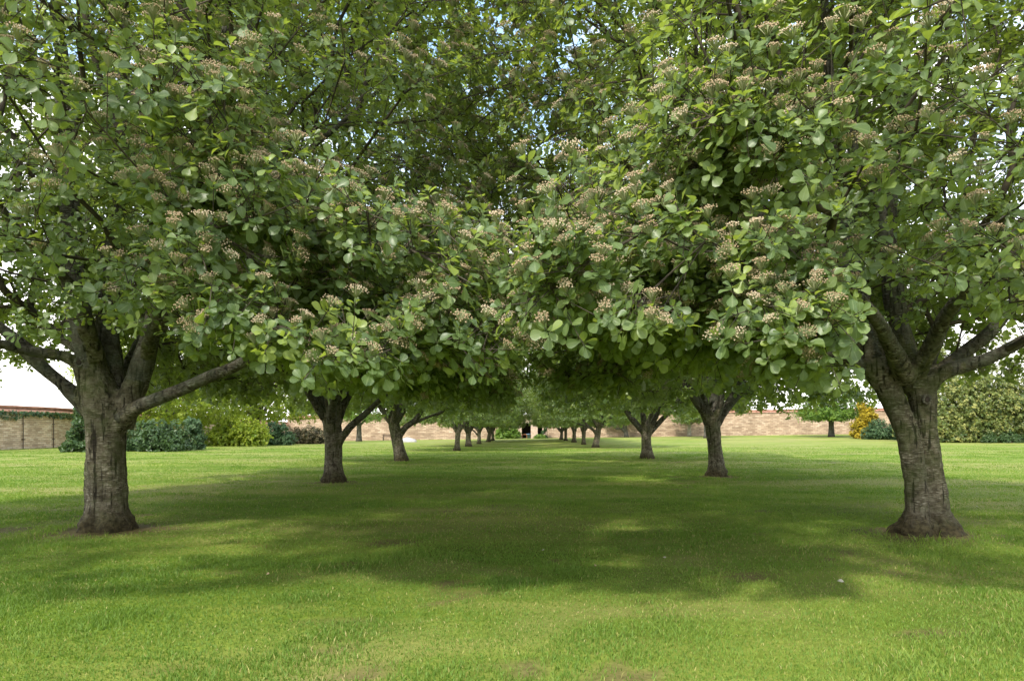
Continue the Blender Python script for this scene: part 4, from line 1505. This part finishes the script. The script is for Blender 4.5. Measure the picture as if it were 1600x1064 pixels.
# grass blades
def grass():
    rng = np.random.default_rng(5)
    pts = []
    edges = np.array([2.6, 4, 5, 6, 7.5, 9, 11, 14, 18, 23, 30, 38, 48, 62])
    for a, b_ in zip(edges[:-1], edges[1:]):
        Dm = (a + b_) / 2
        dens = min(8000, 8000 * (4.2 / Dm) ** 1.75)
        wdt = 0.78 * b_ + 0.4
        n = int(dens * (b_ - a) * 2 * wdt)
        y = a + rng.random(n) * (b_ - a)
        x = (rng.random(n) * 2 - 1) * wdt
        k = np.abs(x) < 0.78 * y + 0.4
        pts.append(np.stack([x[k], y[k]], 1))
    p = np.vstack(pts)
    x, y = p[:, 0], p[:, 1]
    dry, soil = lawn_fields(x, y)
    tuft = n2(x * 2.2, y * 2.2, 71, 3)
    keep = (rng.random(len(x)) > soil * 1.05) & (rng.random(len(x)) > sstep(36, 62, y)) & (rng.random(len(x)) > 0.45 * dry)
    for tx, ty in TREES:
        keep &= np.hypot(x - tx, y - ty) > (0.42 if ty < 12 else 0.36)
    x, y, dry, tuft, soil = x[keep], y[keep], dry[keep], tuft[keep], soil[keep]
    n = len(x)
    D = y
    far = np.clip(D / 5.0, 0.9, 8) ** 0.75
    h = (0.008 + 0.016 * rng.random(n) + 0.034 * np.clip(tuft - 0.48, 0, 1) * 2) * (1 - 0.3 * dry) * (0.8 + 0.2 * far ** 0.5)
    h *= np.where(rng.random(n) < 0.03, 1.6, 1.0)
    for tx, ty in TREES:
        if ty < 30:
            rr = np.hypot(x - tx, y - ty)
            h *= 1 + 1.3 * sstep(0.75, 0.5, rr) * rng.random(n)
    w = (0.0018 + 0.0014 * rng.random(n)) * far
    az = rng.random(n) * 2 * PI
    bend = rng.uniform(0.15, 0.95, n) * h
    dx, dy = np.cos(az), np.sin(az)
    fa = rng.random(n) * 2 * PI
    sx, sy = np.cos(fa) * w, np.sin(fa) * w
    z0 = gz(x, y) + bump_z(x, y) - 0.004
    b0 = np.stack([x - sx, y - sy, z0], 1)
    b1 = np.stack([x + sx, y + sy, z0], 1)
    mz = z0 + h * 0.62
    m0 = np.stack([x - sx * .8 + dx * bend * .35, y - sy * .8 + dy * bend * .35, mz], 1)
    m1 = np.stack([x + sx * .8 + dx * bend * .35, y + sy * .8 + dy * bend * .35, mz], 1)
    tp = np.stack([x + dx * bend, y + dy * bend, z0 + h], 1)
    V = np.stack([b0, b1, m1, m0, tp], 1).reshape(-1, 3)
    o = np.arange(n)[:, None] * 5
    Q = o + np.array([[0, 1, 2, 3]])
    T = o + np.array([[3, 2, 4]])
    patch = n2(x * 0.55, y * 0.8, 83, 3)
    tone = np.clip(0.40 + 0.75 * (patch - 0.5) * 2 + rng.normal(0, 0.14, n), 0, 0.74)
    tone = np.where(rng.random(n) < 0.05 + 0.45 * dry, 0.78 + 0.22 * rng.random(n), tone)
    m = leaf_mat('grass_blade', [(0.0, (0.074, 0.142, 0.018)), (0.4, (0.146, 0.238, 0.034)), (0.75, (0.245, 0.325, 0.06)), (0.80, (0.35, 0.33, 0.09)), (1.0, (0.54, 0.45, 0.21))],
                 (0.14, 0.235, 0.04), (0.22, 0.38, 0.02), 0.55, 0.25, 0.40)
    me = mesh_np('grass', V, [Q, T], True, {'var': ('FACE', np.concatenate([tone, tone]))}, [m])
    link('grass', me, kind='stuff')
    return n
NG = grass()

# fallen leaves and small pale bits lying on the lawn
M['deadleaf'] = simple_mat('dead_leaf', (0.30, 0.20, 0.11), (0.50, 0.38, 0.24), 30)
M['paleleaf'] = simple_mat('pale_leaf_underside', (0.30, 0.29, 0.21), (0.42, 0.39, 0.31), 30)
rng = np.random.default_rng(9)
FALL = [(1307, 914, 1, 'broad pale'), (846, 862, 1, 'upright pale'), (415, 904, 0, 'curled tan'), (930, 885, 0, 'tan'), (1035, 872, 1, 'small pale'),
        (1525, 792, 1, 'pale')]
WHERE = ['lower right of the lawn', 'near the middle of the shaded lawn', 'below and right of the left front trunk', 'in the shade at mid lawn', 'in the shade right of mid lawn',
         'right of the leaning front trunk']
for (px, py, pale, ad_), wh in zip(FALL, WHERE):
    q = place(px, py)
    B_ = np.zeros((1, 3))
    a = rng.random() * 6.28
    d = norm(np.array([[math.cos(a), math.sin(a), 0.25 + 0.3 * rng.random()]]))
    nn = norm(np.array([[0.2 * rng.normal(), -0.7, 0.9]]))
    nn = norm(nn - d * np.sum(nn * d))
    co, Q, _ = leaves_geo(B_, d, nn, np.array([0.042 if px == 1307 else 0.03]), LEAF_HI, rng, 0.5, 0.5)
    me = mesh_np('fallen_leaf', co, [Q], True, None, [M['paleleaf' if pale else 'deadleaf']])
    sm = np.array([q.x]), np.array([q.y])
    o = link('fallen_leaf', me, loc=(q.x, q.y, q.z + float(bump_z(*sm)[0]) + 0.025))
    o['label'] = f'{ad_} fallen leaf lying {wh}'
    o['category'] = 'fallen leaf'
    o['group'] = 'fallen leaves on the lawn'

# ------------------------------------------------------------------ light and sky
SUN = Vector((-0.40, -0.80, 0.90)).normalized()      # towards the sun
el = math.asin(SUN.z)
ld = bpy.data.lights.new('sun', 'SUN')
ld.energy = 3.0
ld.angle = math.radians(4)
ld.color = (1.0, 0.94, 0.83)
lo = bpy.data.objects.new('sun', ld)
lo.rotation_euler = SUN.to_track_quat('Z', 'Y').to_euler()
lo.location = SUN * 50
COL.objects.link(lo)

w = bpy.data.worlds.new('World')
scene.world = w
w.use_nodes = True
nt = w.node_tree
nt.nodes.clear()
sk = nt.nodes.new('ShaderNodeTexSky')
sk.sky_type = 'NISHITA'
sk.sun_disc = False
sk.sun_elevation = el
sk.sun_rotation = math.atan2(SUN.x, SUN.y)
sk.altitude = 50
sk.air_density = 1.0
sk.dust_density = 1.6
tc = nt.nodes.new('ShaderNodeTexCoord')
mp = nt.nodes.new('ShaderNodeMapping')
mp.inputs['Scale'].default_value = (1.0, 1.0, 2.6)
nt.links.new(tc.outputs['Generated'], mp.inputs[0])
cn = nt.nodes.new('ShaderNodeTexNoise')
cn.inputs['Scale'].default_value = 2.6
cn.inputs['Detail'].default_value = 8
cn.inputs['Roughness'].default_value = 0.55
nt.links.new(mp.outputs[0], cn.inputs['Vector'])
cr = ramp(nt, [(0.44, (0, 0, 0)), (0.62, (1, 1, 1))])
nt.links.new(cn.outputs[0], cr.inputs[0])
# more cloud low down
sp = nt.nodes.new('ShaderNodeSeparateXYZ')
nt.links.new(tc.outputs['Generated'], sp.inputs[0])
mr = nt.nodes.new('ShaderNodeMapRange')
mr.inputs['From Min'].default_value = 0.42
mr.inputs['From Max'].default_value = 0.16
nt.links.new(sp.outputs['Z'], mr.inputs['Value'])
mxm = nt.nodes.new('ShaderNodeMath')
mxm.operation = 'MAXIMUM'
nt.links.new(cr.outputs[0], mxm.inputs[0])
nt.links.new(mr.outputs[0], mxm.inputs[1])
blue = mixc(nt, 0.45, sk.outputs[0], (4.0, 6.4, 9.0))
cm = mixc(nt, mxm.outputs[0], blue, (9.9, 9.7, 9.5))
bg = nt.nodes.new('ShaderNodeBackground')
bg.inputs['Strength'].default_value = 0.15
nt.links.new(cm, bg.inputs[0])
ow = nt.nodes.new('ShaderNodeOutputWorld')
nt.links.new(bg.outputs[0], ow.inputs[0])

scene.view_settings.view_transform = 'Standard'
scene.view_settings.look = 'None'
scene.view_settings.exposure = 1.0
scene.view_settings.gamma = 1.0
scene.cycles.max_bounces = 10
scene.cycles.diffuse_bounces = 6
scene.cycles.transmission_bounces = 6
print('grass blades', NG)
